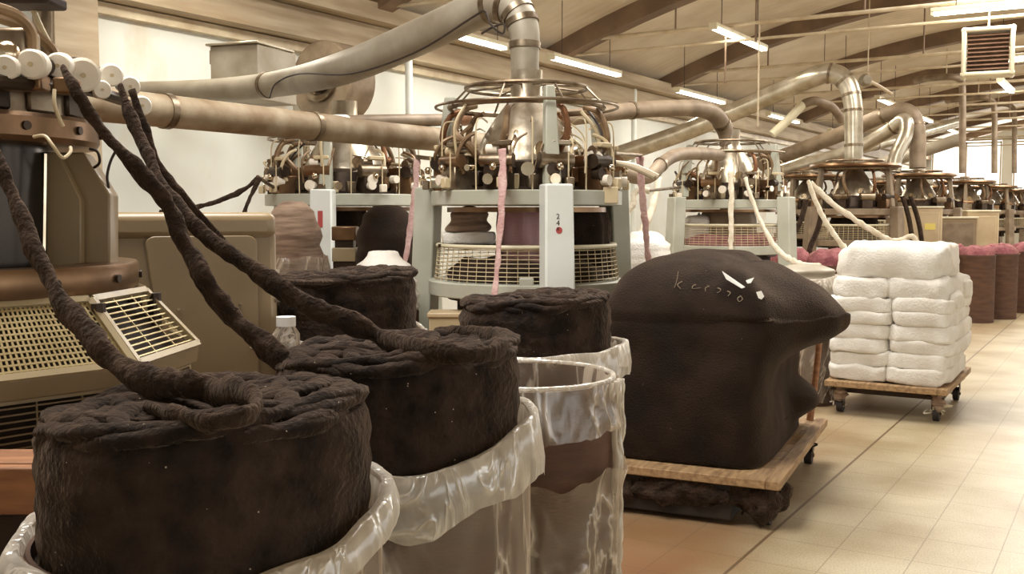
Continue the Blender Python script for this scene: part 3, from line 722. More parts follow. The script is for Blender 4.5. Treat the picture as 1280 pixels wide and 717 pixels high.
# shelf and folded goods inside the main machine at the left
sh = MB().box(inM(bA, .05, -.36, 1.345), (.36, .36, .02), M=R3).build('shelf', M['darksteel'], mA)
c_ = PA+inM(bA, .06, -.36, 1.355)
def soft_slab(c, size, rz, m, name, nz=.012, seed=0, parent=None, top=None, nx=26, ny=22, nzv=6, p=5, roll=0):
    # a rounded, slightly lumpy folded cloth; c is the centre of its underside
    sx, sy, sz = [q/2 for q in size]; vs = []; fs = []; off = Vector((seed*7.3, seed*3.1, seed*1.7))
    R = Matrix.Rotation(rz, 3, 'Z')
    n = 2*(nx+ny); idx = {}
    prof = []
    N = 10
    for j in range(N+1):
        b = -PI/2+PI*j/N; prof.append((abs(math.cos(b))**.35, (abs(math.sin(b))**.6)*(1 if b > 0 else -1)))
    m_ = 64
    for i in range(m_):
        a_ = 2*PI*i/m_; ca, sa = math.cos(a_), math.sin(a_)
        ux = (abs(ca)**(2/p))*(1 if ca > 0 else -1); uy = (abs(sa)**(2/p))*(1 if sa > 0 else -1)
        for (q, w) in prof:
            for inner in ((1.0,) if 0 < q else (1.0,)):
                v = Vector((ux*sx*(1-(1-q)*min(.9, sz/sx)), uy*sy*(1-(1-q)*min(.9, sz/sy)), w*sz))
                d = noise.noise_vector(v*6+off)*nz + noise.noise_vector(v*16+off)*nz*.45
                v = v+d
                vs.append(v)
    k_ = N+1
    for i in range(m_):
        i2 = (i+1) % m_
        for j in range(N): fs.append((i*k_+j, i2*k_+j, i2*k_+j+1, i*k_+j+1))
    # caps with rings
    for (j, sgn) in ((0, -1), (N, 1)):
        prev = [i*k_+j for i in range(m_)]
        cen = sum((vs[i] for i in prev), Vector())/m_
        for tt in (.75, .5, .25):
            cur = []
            for i in range(m_):
                v = vs[i*k_+j].lerp(cen, 1-tt); v = v+Vector((0, 0, sgn*.1*sz*(1-tt*tt)))+Vector((0, 0, 1))*(noise.noise(v*5+off)*nz*.8)
                vs.append(v); cur.append(len(vs)-1)
            for i in range(m_): fs.append((prev[i], prev[(i+1) % m_], cur[(i+1) % m_], cur[i]))
            prev = cur
        vs.append(cen+Vector((0, 0, sgn*.1*sz))); ci = len(vs)-1
        for i in range(m_): fs.append((prev[i], prev[(i+1) % m_], ci))
    mb = MB(); mb.add([R @ v+Vector((0, 0, sz)) for v in vs], fs)
    o_ = mb.build(name, m, parent, ang=180); o_.location = c
    return o_
tag(soft_slab(c_, (.3, .33, .07), bA, M['cloth'], 'folded_cloth', seed=31), 'folded white cloth under the striped wool inside the main machine', 'cloth')

for (p0, p1) in (((556, 200, 6.6), (521, 196, 6.9)), ((768, 192, 6.7), (801, 194, 7.4))):
    MB().tube([P(*p0)-Vector((PA.x, PA.y, 0)), P(*p1)-Vector((PA.x, PA.y, 0))], .014, n=8).build('guide_arm', M['steel'], mA)
duct('bent_pipe', 'short brown pipe curling between the main and second machines', pixpath([(768, 206, 8.6), (790, 220, 8.6), (812, 220, 8.7), (828, 204, 8.9), (848, 193, 9.3), (880, 192, 9.9), (900, 194, 10.5)]), .06, M['brownpipe'], n=14, seams=(.5,))
# ---- second row machine (behind, left of the main machine)
PB = col_at(433, 8.3)
mB, angB, bB = machine('knitting machine farther back with white front leg, left of the main one', PB, (-14, 106, -134), R=.64, zb=1.69, ztop=2.25, zlow=1.1, white=(0,), seed=5, hoses=7, feeders=9, basket=False)
o = knit_tube(mB, bB, -.05, -.1, .8, 1.58, .3, M['bale']); tag(o, 'black knitted fabric')
MB().tube([P(345, 236, 7.9)-Vector((PB.x, PB.y, 0)), P(322, 221, 7.2)-Vector((PB.x, PB.y, 0))], .014, n=8).build('guide_arm', M['steel'], mB)
a_b = angB[0]
MB().box(Vector((math.cos(a_b)*.775, math.sin(a_b)*.775, 1.5)), (.012, .035, .12), M=Matrix.Rotation(a_b, 3, 'Z')).build('red_label', M['inkred'], mB)
# ---- second machine of the row
PC = col_at(911, 11.05)
mC, angC, bC = machine('second machine of the middle row, white slivers hanging from it', PC, (-57, 62, 182), R=.6, zb=1.68, ztop=2.3, zlow=1.2, white=(), fallen='redfib', seed=8, hoses=8, feeders=9)
o = knit_tube(mC, bC, -.05, -.02, 1.1, 1.57, .3, M['pinkfab']); o.data.materials[0] = M['brownpipe']; tag(o, 'brown knitted fabric')
tag(soft_slab(PC+inM(bC, .05, -.33, 1.22), (.3, .3, .3), bC, M['cloth'], 'cloth_bundle', seed=41, nz=.03), 'white cloth bundle inside the second machine', 'cloth')
MB().tube([P(850, 234, 10.6)-Vector((PC.x, PC.y, 0)), P(811, 238, 8.6)-Vector((PC.x, PC.y, 0))], .014, n=8).build('guide_arm', M['steel'], mC)
# ---- third machine and those beyond it
PD = col_at(1066, 15.1)
mD, angD, bD = machine('third machine of the row, dark, under the galvanised elbow', PD, (-60, 60, 180), R=.62, zb=1.6, ztop=2.3, zlow=1.15, white=(), seed=11, hoses=8, feeders=10, tiny=True, bodyc='brownpipe')
MB().lathe((0, 0, 0), [(.02, 2.2), (.64, 2.2), (.66, 2.22), (.64, 2.25), (.02, 2.26)], 40, closed=True).build('top_plate', M['bronze'], mD)
o = knit_tube(mD, bD, 0, 0, .9, 1.5, .34, M['bale']); tag(o, 'black knitted fabric')
far_lab = ['fourth machine of the row, dark, below the twin duct elbows', 'fifth machine of the row, behind the beige cabinets', 'sixth machine of the row, hazy in front of the far windows', 'seventh machine of the row, small and hazy', 'farthest machine of the row, at the right edge']
for k, (px, d) in enumerate(((1146, 18.9), (1203, 23.0), (1236, 27.5), (1258, 32.0), (1274, 36.5))):
    c = copy_tree(mD); p = col_at(px, d); c.location = (p.x, p.y, 0); c.rotation_euler.z = .7*k+.3; c['label'] = far_lab[k]
# dark machines of the wall row glimpsed between
for k, (px, d) in enumerate(((1010, 19.5), (1098, 23.5), (1165, 28.0))):
    c = copy_tree(mD); p = col_at(px, d); c.location = (p.x, p.y, 0); c.rotation_euler.z = 1.1*k+.5
    c['label'] = ['dark machine of the wall row, left of the galvanised elbow', 'dark machine of the wall row, between third and fourth machines', 'dark machine of the wall row, farthest one'][k]; c['group'] = 'dark machines along the wall'
# ================================================================ nearest machine at the left edge
PL = col_at(-86, 2.9)
bL = math.atan2(-PL.y, -PL.x)
mL = thing('knitting_machine', 'nearest knitting machine, cut by the left edge, with wire guards and white rollers', 'knitting machine', (PL.x, PL.y, 0))
def ang_of(px):                                    # angle of the machine's side seen at a pixel column, for radius r
    return px
rg = lambda r0, r1, z0, z1: [(r0, z0), (r1, z0), (r1, z1), (r0, z1)]
MB().lathe((0, 0, 0), [(.43, 1.33), (.55, 1.33), (.555, 1.345), (.555, 1.395), (.55, 1.405), (.43, 1.405)], 72, closed=True).build('table_ring', M['bronze'], mL, ang=30)
MB().lathe((0, 0, 0), rg(.02, .46, 1.31, 1.385), 60, closed=True).build('table_plate', M['galv'], mL, ang=30)
MB().lathe((0, 0, 0), [(.3, 1.735), (.445, 1.735), (.455, 1.75), (.455, 1.8), (.445, 1.812), (.3, 1.812)], 64, closed=True).build('upper_ring', M['bronze'], mL, ang=30)
MB().lathe((0, 0, 0), rg(.06, .41, 1.81, 1.9), 64, closed=True).build('cam_drum', M['steel'], mL, ang=30)
for k in range(14):
    a = bL+(k-4)*.36
    MB().box(Vector((math.cos(a)*.405, math.sin(a)*.405, 1.856)), (.03, .1, .08), M=Matrix.Rotation(a, 3, 'Z')).build('cam_block', M['darksteel'] if k % 2 else M['steel'], mL, bevel=.006, seg=1)
MB().lathe((0, 0, 0), rg(.05, .42, 1.9, 1.925), 60, closed=True).build('drum_cap', M['chrome'], mL, ang=30)
for k in range(10):
    a = bL+(k-2)*.42+.1
    MB().cyl(Vector((math.cos(a)*.45, math.sin(a)*.45, 1.775)), Vector((math.cos(a)*.462, math.sin(a)*.462, 1.775)), .012, 10).build('bolt', M['darksteel'], mL)
    MB().cyl(Vector((math.cos(a)*.55, math.sin(a)*.55, 1.365)), Vector((math.cos(a)*.563, math.sin(a)*.563, 1.365)), .012, 10).build('bolt', M['darksteel'], mL)
MB().lathe((0, 0, 0), rg(.05, .33, 1.385, 1.735), 60, closed=True).build('fabric_drum', M['glossdark'], mL, ang=30)
# stand: bent upright plate and inner panel at the right
def pixY(px, py, d): return P(px, py, d)-Vector((PL.x, PL.y, 0))
pl = [pixY(*q, 2.93) for q in ((72, 190), (104, 190), (137, 242), (137, 345), (101, 345), (101, 250))]
MB().prism(pl, FW*.07).build('upright', M['olive'], mL, bevel=.006)
pl = [pixY(*q, 2.9) for q in ((56, 190), (72, 190), (101, 250), (101, 333), (56, 333))]
MB().prism(pl, FW*.03).build('inner_panel', M['olive'], mL, bevel=.004)
MB().beam(pixY(56, 192, 2.88), pixY(54, 332, 2.88), .008, .008).build('bright_edge', M['chrome'], mL)
# guards: a faceted skirt of framed mesh panels, then upright mesh below
def guard_quad(a0, a1, r0, z0, r1, z1):
    f = lambda a_, r_, z_: Vector((math.cos(a_)*r_, math.sin(a_)*r_, z_))
    return f(a0, r0, z0), f(a1, r0, z0), f(a1, r1, z1), f(a0, r1, z1)
def mesh_panel(name, quad, nu, nv, m, wire, frame=.018, parent=None, back=None):
    A, B, C, D = quad; nrm = (B-A).cross(D-A).normalized()
    p = lambda u, v: (A.lerp(B, u)).lerp(D.lerp(C, u), v)
    fr = MB()
    for (s, e) in ((A, B), (B, C), (C, D), (D, A)): fr.beam(s, e, frame, .02, up=nrm)
    pr = fr.build(name, M['olivelight'], parent, smooth=False)
    w = MB()
    for i in range(1, nu): w.beam(p(i/nu, 0), p(i/nu, 1), wire, .003, up=nrm)
    for j in range(1, nv): w.beam(p(0, j/nv), p(1, j/nv), wire, .004, up=nrm)
    w.build('guard_mesh', m, pr, smooth=False)
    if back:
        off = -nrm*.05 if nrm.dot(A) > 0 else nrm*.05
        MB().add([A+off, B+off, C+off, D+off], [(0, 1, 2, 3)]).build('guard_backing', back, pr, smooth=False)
    return pr
GA = [bL+q for q in (-.75, -.02, .68, 1.27, 1.85)]
for k in range(4):
    a0, a1 = GA[k]+.012, GA[k+1]-.012
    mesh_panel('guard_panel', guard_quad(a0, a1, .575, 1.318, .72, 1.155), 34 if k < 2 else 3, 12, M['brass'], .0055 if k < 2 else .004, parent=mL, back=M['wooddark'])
    q0 = guard_quad(a0, a1, .725, 1.15, .72, 1.1)
    MB().add([*q0, *(v*.97 for v in [Vector((v.x, v.y, v.z/.97)) for v in q0])], [(0, 1, 2, 3), (7, 6, 5, 4), (0, 4, 5, 1), (2, 6, 7, 3), (1, 5, 6, 2), (0, 3, 7, 4)]).build('guard_lip', M['olive'], mL, bevel=.004)
    mesh_panel('lower_guard', guard_quad(a0, a1, .69, 1.095, .69, .66), 4, 26, M['olive'], .004, parent=mL, frame=.012)
for a in GA: MB().cyl(Vector((math.cos(a)*.6, math.sin(a)*.6, 0)), Vector((math.cos(a)*.6, math.sin(a)*.6, 1.31)), .02, 8).build('leg', M['darksteel'], mL)
MB().lathe((0, 0, 0), rg(.02, .52, .1, 1.3), 40, closed=True).build('drive_housing', M['wooddark'], mL, ang=30)
MB().lathe((0, 0, 0), rg(.02, .64, 0, .1), 40, closed=True).build('base_plate', M['darksteel'], mL, ang=30)
# white cone rollers along the feed rail
def roller(px, py, d, r, dirpx, L_=.1):
    a = P(px, py, d)-Vector((PL.x, PL.y, 0)); b = P(px+dirpx[0], py+dirpx[1], d+dirpx[2])-Vector((PL.x, PL.y, 0))
    u = (b-a).normalized()
    ro = MB().tube([a, a+u*.006, a+u*.04, a+u*.08, a+u*.1], [r*.86, r, r, r*.72, r*.5], n=24, smooth=False).build('feed_roller', M['roller'], mL)
    MB().cyl(a+u*.1, a+u*(.1+L_), r*.62, 14).build('roller_motor', M['darksteel'], ro)
    MB().cyl(a-u*.004, a+u*.01, r*.16, 10).build('axle', M['ivory'], ro)
roller(38, 80, 2.5, .037, (40, 6, .25)); roller(72, 82, 2.62, .033, (30, -2, .25)); roller(104, 94, 2.7, .045, (-8, -8, .3))
roller(140, 94, 2.85, .032, (-20, -4, .3)); roller(128, 112, 2.8, .026, (-30, -2, .2)); roller(163, 108, 3.0, .03, (-20, -2, .3)); roller(178, 132, 3.1, .03, (-20, 0, .2)); roller(6, 84, 2.45, .03, (25, 6, .2))
T0 = Vector((PL.x, PL.y, 0))
MB().tube([P(*q)-T0 for q in ((-60, 98, 2.35), (0, 102, 2.45), (60, 106, 2.6), (110, 112, 2.8), (150, 124, 3.0))], .018, n=8).build('feed_rail', M['darksteel'], mL)
for (pts, rr, mm, nm) in (
    ([(-20, 5, 2.5), (20, 18, 2.55), (38, 38, 2.6), (40, 60, 2.62)], .014, 'hose', 'hose'),
    ([(-10, 20, 2.7), (30, 34, 2.72), (62, 58, 2.75), (72, 74, 2.75)], .014, 'hose', 'hose'),
    ([(40, 8, 2.8), (52, 36, 2.8), (66, 62, 2.8)], .008, 'ivory', 'cable'),
    ([(68, 112, 2.45), (68, 128, 2.44), (73, 145, 2.45), (79, 158, 2.46)], .0045, 'ivory', 'cable'),
    ([(42, 171, 2.42), (56, 170, 2.41), (66, 182, 2.4), (78, 197, 2.42), (88, 190, 2.46), (88, 184, 2.48)], .0042, 'ivory', 'cable'),
    ([(112, 186, 2.9), (122, 190, 2.9), (124, 204, 2.92), (112, 212, 2.95)], .004, 'wire', 'cable'),
    ([(145, 188, 2.95), (138, 202, 2.95), (134, 220, 2.95), (136, 235, 2.95)], .004, 'wire', 'cable')):
    MB().tube([P(*q)-T0 for q in pts], rr, n=8).build(nm, M[mm], mL)
MB().tube([P(*q)-T0 for q in ((58, -30, 2.85), (58, 20, 2.85), (58, 70, 2.85))], .016, n=10).build('top_post', M['steel'], mL)
MB().box(P(-15, 2, 2.75)-T0, (.38, .12, .03), rz=YAW).build('top_bar', M['wooddark'], mL, bevel=.008)
MB().box(P(18, 62, 2.65)-T0, (.1, .1, .1), rz=YAW).build('gear_box', M['steel'], mL, bevel=.012)
MB().ball(P(8, 68, 2.5)-T0, .035, 12).build('tension_ball', M['chrome'], mL)
for k, (px, py) in enumerate(((0, 100), (20, 104), (45, 104), (84, 108))):
    MB().box(P(px, py, 2.56)-T0, (.05, .06, .04), rz=YAW).build('feed_bracket', M['bronze'], mL, bevel=.006)

# ---- control cabinet
cc = col_at(230, 3.68)
r = thing('control_cabinet', 'olive enamelled control cabinet with rounded lid behind the black slivers', 'cabinet', (cc.x, cc.y, 0), YAW+.36)
r.scale = (1.2, 1.125, 1)
MB().box((.01, .16, .74), (.53, .305, 1.48)).build('body', M['olive'], r, bevel=.02, seg=3)
mb = MB(); mb.box((.005, .155, 1.5), (.54, .32, .1)); mb.build('lid', M['olive'], r, bevel=.03, seg=4)
mb = MB(); mb.box((-.235, .15, 1.472), (.08, .345, .145)); mb.build('lid_corner', M['olivelight'], r, bevel=.03, seg=4)
pts = []
x0, x1, z0, z1 = -.11, .215, .3, 1.465
for (cx_, cz_, a0) in ((x1-.03, z1-.03, 0), (x0+.03, z1-.03, PI/2), (x0+.06, 1.13, PI)):
    for j in range(6): 
        q = a0+j*PI/10; pts.append((cx_+.03*math.cos(q), -.006, cz_+.03*math.sin(q)))
pts += [(x0+.05, -.006, 1.09), (x0+.08, -.006, 1.05), (x0+.08, -.006, z0), (x1, -.006, z0)]
MB().prism(pts, (0, .014, 0)).build('door', M['olive'], r, bevel=.006, seg=2)
for (x, z) in ((-.02, 1.2), (.16, 1.21), (.19, 1.05), (-.06, .98)): MB().cyl((x, -.012, z), (x, .0, z), .005, 8).build('screw', M['chrome'], r)
for z in (1.33, 1.22): MB().box((.275, .02, z), (.016, .03, .014)).build('hinge', M['chrome'], r)

# ---- wooden bench at the lower left
bp_ = col_at(-8, 2.03)
r = thing('workbench', 'narrow orange-brown wooden bench at the lower left corner', 'bench', (bp_.x, bp_.y, 0), YAW)
MB().box((-.12, -.02, .995), (.46, .035, .095)).build('front_rail', M['woodred'], r, bevel=.004)
MB().box((-.12, .06, 1.035), (.46, .12, .02)).build('bench_top', M['woodred'], r, bevel=.004)
MB().cyl((-.01, -.045, .985), (-.01, -.03, .985), .009, 10).build('bolt', M['black'], r)
for x in (-.3, .04): MB().box((x, .03, .475), (.05, .05, .95)).build('leg', M['wooddark'], r, bevel=.004)
MB().box((-.12, .03, .86), (.4, .02, .14)).build('back_board', M['wooddark'], r, bevel=.003)

# ================================================================ cans, film bags and coils of sliver
def coil(label, c, R, z0, z1, seed, hole=(.0, .0), tilt=(.05, .03), sag=0):
    off = Vector((seed*5.1, seed*2.3, seed)); n = 150; vs = []; fs = []
    c = Vector((c.x, c.y, 0)); zs = z1-z0
    prof = []
    for j in range(22): prof.append(('s', j/21))
    for j in range(1, 36): prof.append(('t', 1-j/36))
    for i in range(n):
        a = 2*PI*i/n; ca, sa = math.cos(a), math.sin(a)
        for (k_, q) in prof:
            if k_ == 's':
                z = z0+zs*.955*q
                w = Vector((ca*2.2, sa*2.2, z*9))
                rr = R+.010*noise.noise(w*.8+off)+.0022*math.sin(z/zs*PI*2*6+a*2.0+3*noise.noise(w*.5+off))+.005*noise.noise(Vector((ca*7, sa*7, z*22))+off)
                if q > .88: rr -= R*.045*((q-.88)/.12)**2
                v = Vector((rr*ca, rr*sa, z))
            else:
                rr = R*.955*q+.003
                h = Vector((rr*ca-hole[0], rr*sa-hole[1]))
                hd = h.length
                ph = 11*a*.55+rr*58+2.4*noise.noise(Vector((ca*1.5, sa*1.5, rr*6))+off)
                zz = .012*abs(math.sin(ph*.55))*min(1, q*2.2)+.016*noise.noise(Vector((rr*ca*8, rr*sa*8, 0))+off)+.007*noise.noise(Vector((rr*ca*26, rr*sa*26, 0))+off)
                zz -= .07*math.exp(-(hd/.06)**2)
                zz += .018*math.sin(PI*min(1, q))*.5
                v = Vector((rr*ca, rr*sa, z0+zs*.955+zz+(0 if q < .93 else -.012*(q-.93)/.07)))
            fq = max(0, min(1, (v.z-z0)/zs))
            v.z += (v.x*tilt[0]+v.y*tilt[1])*fq
            vs.append(v)
    m_ = len(prof)
    for i in range(n):
        i2 = (i+1) % n
        for j in range(m_-1): fs.append((i*m_+j, i2*m_+j, i2*m_+j+1, i*m_+j+1))
    fs.append(tuple(i*m_+m_-1 for i in range(n))); fs.append(tuple(i*m_ for i in reversed(range(n))))
    mb = MB(); mb.add(vs, fs)
    rn = random.Random(seed); zt = z0+zs*.955+.004; nl = 19
    for q in range(nl):                              # loops of sliver laid in a rosette
        p0 = 2*PI*q/nl+rn.uniform(-.15, .15); e = R*.40; rl = R*.52*rn.uniform(.92, 1.02); pts = []
        for s_ in range(15):
            a = p0+PI+2*PI*s_/16; x = e*math.cos(p0)+rl*math.cos(a); y = e*math.sin(p0)+rl*math.sin(a)
            rr = math.hypot(x, y); z = zt+.012*noise.noise(Vector((x*9, y*9, q))+off)+.016*(q % 3-1)*.5+.008-.05*math.exp(-(rr/.06)**2)-(.02*((rr/R-.8)/.2)**2 if rr > R*.8 else 0)
            pts.append((x, y, z+x*tilt[0]+y*tilt[1]))
        mb.tube(pts, [.010, .016, .018, .016, .010], n=10, k=3, flat=1.6, nz=.6, nzs=13)
    o_ = mb.build('sliver_coil', M['fibre'], None, ang=180); o_.location = c
    return tag(o_, label, 'coil of fibre', 'black sliver coils in the cans')
def can(label, c, r, h, bag=None, seed=0, group='brown card cans lined with film', empty=False):
    t = thing('fibre_can', label, 'can', (c.x, c.y, 0), 0, group)
    MB().lathe((0, 0, 0), [(.0, .012), (r-.008, .012), (r-.008, h), (r, h), (r+.004, h-.012), (r, h-.024), (r, .03), (r+.003, .012), (r, 0), (0, 0)], 64).build('can_body', M['card'], t, ang=40)
    if bag: bag(t, r, h, seed)
    return t
def film_bag(rim, rad, z_in, flare=.03, bottom=.03, wr=.02, lip=.1, mfilm='film', lipm='filmlip', gap=None):
    # rim: function angle -> height of the bag's mouth; the film comes out of the can, folds over and hangs outside
    def fn(t, r, h, seed):
        off = Vector((seed*3.7, seed*9.1, 0)); n = 140
        def W(a, z, k): 
            w = Vector((math.cos(a)*2.6, math.sin(a)*2.6, z*1.7))
            return noise.noise(w*1.2+off)*1.0+.6*noise.noise(Vector((math.cos(a)*9, math.sin(a)*9, z*2.5))+off)+.35*abs(noise.noise(w*5+off))
        vs = []; fs = []
        rows = 26
        for i in range(n):
            a = 2*PI*i/n; top = rim(a)
            for j in range(rows+1):
                q = j/rows
                z = top-(top-bottom)*q
                if gap and gap(a, z): pass
                rr = max(r+.007, rad-.012+flare*math.exp(-((q-.0)/.06)**2)*.6+wr*W(a, z, 1)*min(1, .25+q*2.2))
                vs.append(Vector((rr*math.cos(a), rr*math.sin(a), z)))
        m_ = rows+1
        for i in range(n):
            i2 = (i+1) % n
            for j in range(rows): fs.append((i*m_+j, i2*m_+j, i2*m_+j+1, i*m_+j+1))
        mb = MB(); mb.add(vs, fs); mb.build('film_bag', M[mfilm], t, ang=180)
        # folded mouth: inside wall up to the rim and a doubled lip over the outside
        vs = []; fs = []
        pr = [(-.03, -(1)), (-.022, -.5), (-.008, 0.02), (.004, .045), (.012, .02), (.02, -.35), (.026, -.7), (.024, -1.0)]
        for i in range(n):
            a = 2*PI*i/n; top = rim(a)
            lw = lip*(1+.5*noise.noise(Vector((math.cos(a)*1.6, math.sin(a)*1.6, 3))+off)+.06*noise.noise(Vector((math.cos(a)*9, math.sin(a)*9, 3))+off))
            for (dr, dz) in pr:
                z = top+dz*(lw if dr > 0 else min(.12, max(.03, top-h+.1)))
                rr = rad+flare*.5+dr+wr*.55*W(a, z, 2)
                if dr < 0: rr = max(rad-.03, rr)
                else: rr = max(r+.01, rr)
                vs.append(Vector((rr*math.cos(a), rr*math.sin(a), z)))
        m_ = len(pr)
        for i in range(n):
            i2 = (i+1) % n
            for j in range(m_-1): fs.append((i*m_+j, i2*m_+j, i2*m_+j+1, i*m_+j+1))
        mb = MB(); mb.add(vs, fs); mb.build('bag_mouth', M[lipm], t, ang=180)
    return fn
def toward(c): return math.atan2(-c.y, -c.x)
def rimfn(c, zr, zf, zl, zb, amp=.02, sd=0):       # heights at the right, front, left and back as seen in the photo
    b = toward(c)
    def f(a):
        q = a-b; cr, sr = math.cos(q), math.sin(q)
        w = [max(0, sr)**2, max(0, cr)**2, max(0, -sr)**2, max(0, -cr)**2]
        return (w[0]*zr+w[1]*zf+w[2]*zl+w[3]*zb)/sum(w)+amp*noise.noise(Vector((math.cos(a)*2.4, math.sin(a)*2.4, sd*3.3)))
    return f
C1 = col_at(255, 1.90); C2 = col_at(498, 2.5); C3 = col_at(655, 3.03); C4 = col_at(670, 3.74); C5 = col_at(432, 4.25)
can('front card can at the bottom left, film bag round its black coil', C1, .318, .95, film_bag(rimfn(C1, 1.03, .955, .965, 1.0, .012, 1), .325, .8, flare=.02, wr=.014, lip=.05), 1)
can('second can from the left, milky film bag folded down under its coil', C2, .318, .96, film_bag(rimfn(C2, 1.06, .985, .95, 1.0, .02, 2), .325, .8, flare=.02, wr=.02, lip=.13), 2)
can('card can in the centre with a black coil, behind the empty can', C4, .3, 1.03, film_bag(rimfn(C4, 1.075, 1.06, 1.02, 1.05, .012, 4), .315, .9, flare=.02, wr=.015, lip=.1, mfilm='filmthin'), 4)
can('card can behind the control cabinet, film showing under a low coil', C5, .3, .98, film_bag(rimfn(C5, 1.07, 1.045, 1.03, 1.05, .02, 5), .315, .9, flare=.02, wr=.02, lip=.06), 5)
coil('big black coil of sliver in the front can at bottom left', C1, .302, .82, 1.19, 1, hole=camdir(toward(C1), -.05, -.02)[:2])
coil('big black coil of sliver second from the left, strand looped on top', C2, .298, .84, 1.215, 2, hole=camdir(toward(C2), -.05, -.05)[:2])
coil('smaller black coil of sliver behind the empty lined can', C4, .276, .93, 1.225, 4, hole=(0, .03))
coil('flat-topped black coil of sliver behind the control cabinet', C5, .292, .95, 1.285, 5, hole=(0, .05))
# ---- the empty can, lined with crumpled clear film
def empty_bag(t, r, h, seed):
    off = Vector((4.2, 7.7, 0)); n = 150
    def N1(a, z, f): return noise.noise(Vector((math.cos(a)*f, math.sin(a)*f, z*4))+off)
    b = toward(C3)
    # inside lining and rolled rim
    vs = []; fs = []; pr = [(-.03, -.32), (-.022, -.2), (-.02, -.1), (-.012, -.03), (-.006, .004)]
    def loft(pr_, name, m_, fun):
        vs = []; fs = []
        for i in range(n):
            a = 2*PI*i/n
            for j, q in enumerate(pr_): vs.append(fun(a, j, q))
        k_ = len(pr_)
        for i in range(n):
            i2 = (i+1) % n
            for j in range(k_-1): fs.append((i*k_+j, i2*k_+j, i2*k_+j+1, i*k_+j+1))
        mb = MB(); mb.add(vs, fs); return mb.build(name, m_, t, ang=180)
    def cyl(rr, a, z): return Vector((rr*math.cos(a), rr*math.sin(a), z))
    loft(pr, 'inner_lining', M['film'], lambda a, j, q: cyl(r+q[0]-.012*abs(N1(a, q[1], 5)), a, h+q[1]))
    MB().ring((0, 0, h+.004), r, .008, 90, 8).build('rolled_rim', M['filmlip'], t)
    # skirt folded over the outside, with a ragged lower hem
    def skirt(a, j, q):
        L_ = .135+.03*N1(a, 0, 2.2)+.012*N1(a, 3, 9)
        rr = r+.008+.018*q+.02*max(0, N1(a, q*.4, 4))+.01*N1(a, q*.3, 11)
        return cyl(max(rr, r+.006), a, h-q*L_)
    loft([0, .12, .25, .4, .55, .7, .82, .92, 1], 'folded_skirt', M['film'], skirt)
    # second bag slid down round the lower half
    def low(a, j, q):
        top = .8+.05*N1(a, 1, 2)+.02*N1(a, 1, 7)
        s = max(0, math.sin(a-b))
        z = top-(top-.02)*q
        rr = r+.02+.03*math.exp(-q*14)+.02*N1(a, z, 3.5)+.014*N1(a, z, 9)
        return cyl(max(rr, r+.006), a, z)
    loft([i/22 for i in range(23)], 'slipped_bag', M['film'], low)
    # crumpled tail of film hanging down the right side
    a0 = b+1.32; pts = []; mb = MB()
    for (da, w) in ((0, .018), (.1, .014), (-.09, .01)):
        pts = [cyl(r+.018+.012*noise.noise(Vector((k*1.7, da*9, 1))), a0+da+.05*noise.noise(Vector((k*.9, da*7, 5))), h+.0-k*.075) for k in range(9)]
        mb.tube(pts, [w*(.7+.9*abs(noise.noise(Vector((k*2.1, da*5, 2))))) for k in range(9)], n=9, k=6, flat=.5, nz=.5, nzs=20)
    mb.build('film_tail', M['filmlip'], t, ang=180)
can('empty brown can lined with crumpled clear film, in the centre', C3, .268, 1.06, empty_bag, 3)

# ================================================================ slivers
def strand(label, pts, r, m='rope', flat=.6, name='sliver', group=None, n=16, nz=.55, nzs=12, k=8):
    o_ = MB().tube(pts, r, n=n, k=k, flat=flat, nz=nz, nzs=nzs, twist=.01).build(name, M[m], None, ang=180)
    return tag(o_, label, 'fibre strand', group)
GS = 'black slivers feeding the nearest machine'
strand('black sliver hanging from the left edge to the front coil', pixpath([(-25, 150, 2.3), (-5, 190, 2.28), (18, 250, 2.24), (42, 308, 2.2), (70, 365, 2.14), (105, 412, 2.08), (140, 450, 2.02), (185, 474, 1.97), (235, 482, 1.93), (268, 488, 1.92)])+[H(300, 490, 1.235), H(322, 503, 1.235), H(305, 520, 1.23), H(262, 528, 1.22), H(215, 520, 1.21), H(185, 508, 1.2)],
       [.014, .015, .018, .021, .024, .026, .027, .028, .028, .026, .023, .021, .02, .02, .018, .012], group=GS)
strand('thick black sliver from the second white roller down to the second coil\'s left side', pixpath([(78, 84, 2.55), (92, 108, 2.52), (112, 140, 2.52), (140, 178, 2.52), (175, 213, 2.52), (207, 250, 2.52), (228, 300, 2.52), (255, 350, 2.5), (290, 395, 2.5), (325, 428, 2.48), (350, 446, 2.46), (362, 462, 2.44)]),
       [.012, .02, .02, .017, .022, .026, .026, .028, .032, .034, .034, .02], group=GS)
strand('black sliver crossing the cabinet and looping over the second coil\'s top', pixpath([(150, 106, 2.78), (160, 140, 2.76), (176, 175, 2.74), (205, 238, 2.66), (255, 292, 2.6), (320, 340, 2.54), (390, 384, 2.49), (440, 404, 2.46)])+[H(480, 422, 1.25), H(530, 436, 1.248), H(580, 443, 1.245), H(616, 439, 1.245), H(630, 429, 1.245), H(614, 419, 1.245), H(580, 415, 1.24), H(545, 416, 1.225)],
       [.012, .022, .022, .021, .023, .026, .027, .027, .025, .023, .021, .02, .02, .02, .018, .012], group=GS)
strand('thin black sliver from the rearmost roller over to the coil behind the cabinet', pixpath([(165, 112, 2.95), (180, 160, 2.95), (200, 210, 2.95), (250, 272, 3.0), (300, 320, 3.25), (350, 350, 3.6), (420, 352, 4.0), (470, 346, 4.1)]), [.012, .016, .016, .015, .014, .016, .018, .016], group=GS)
GP = 'pink slivers'
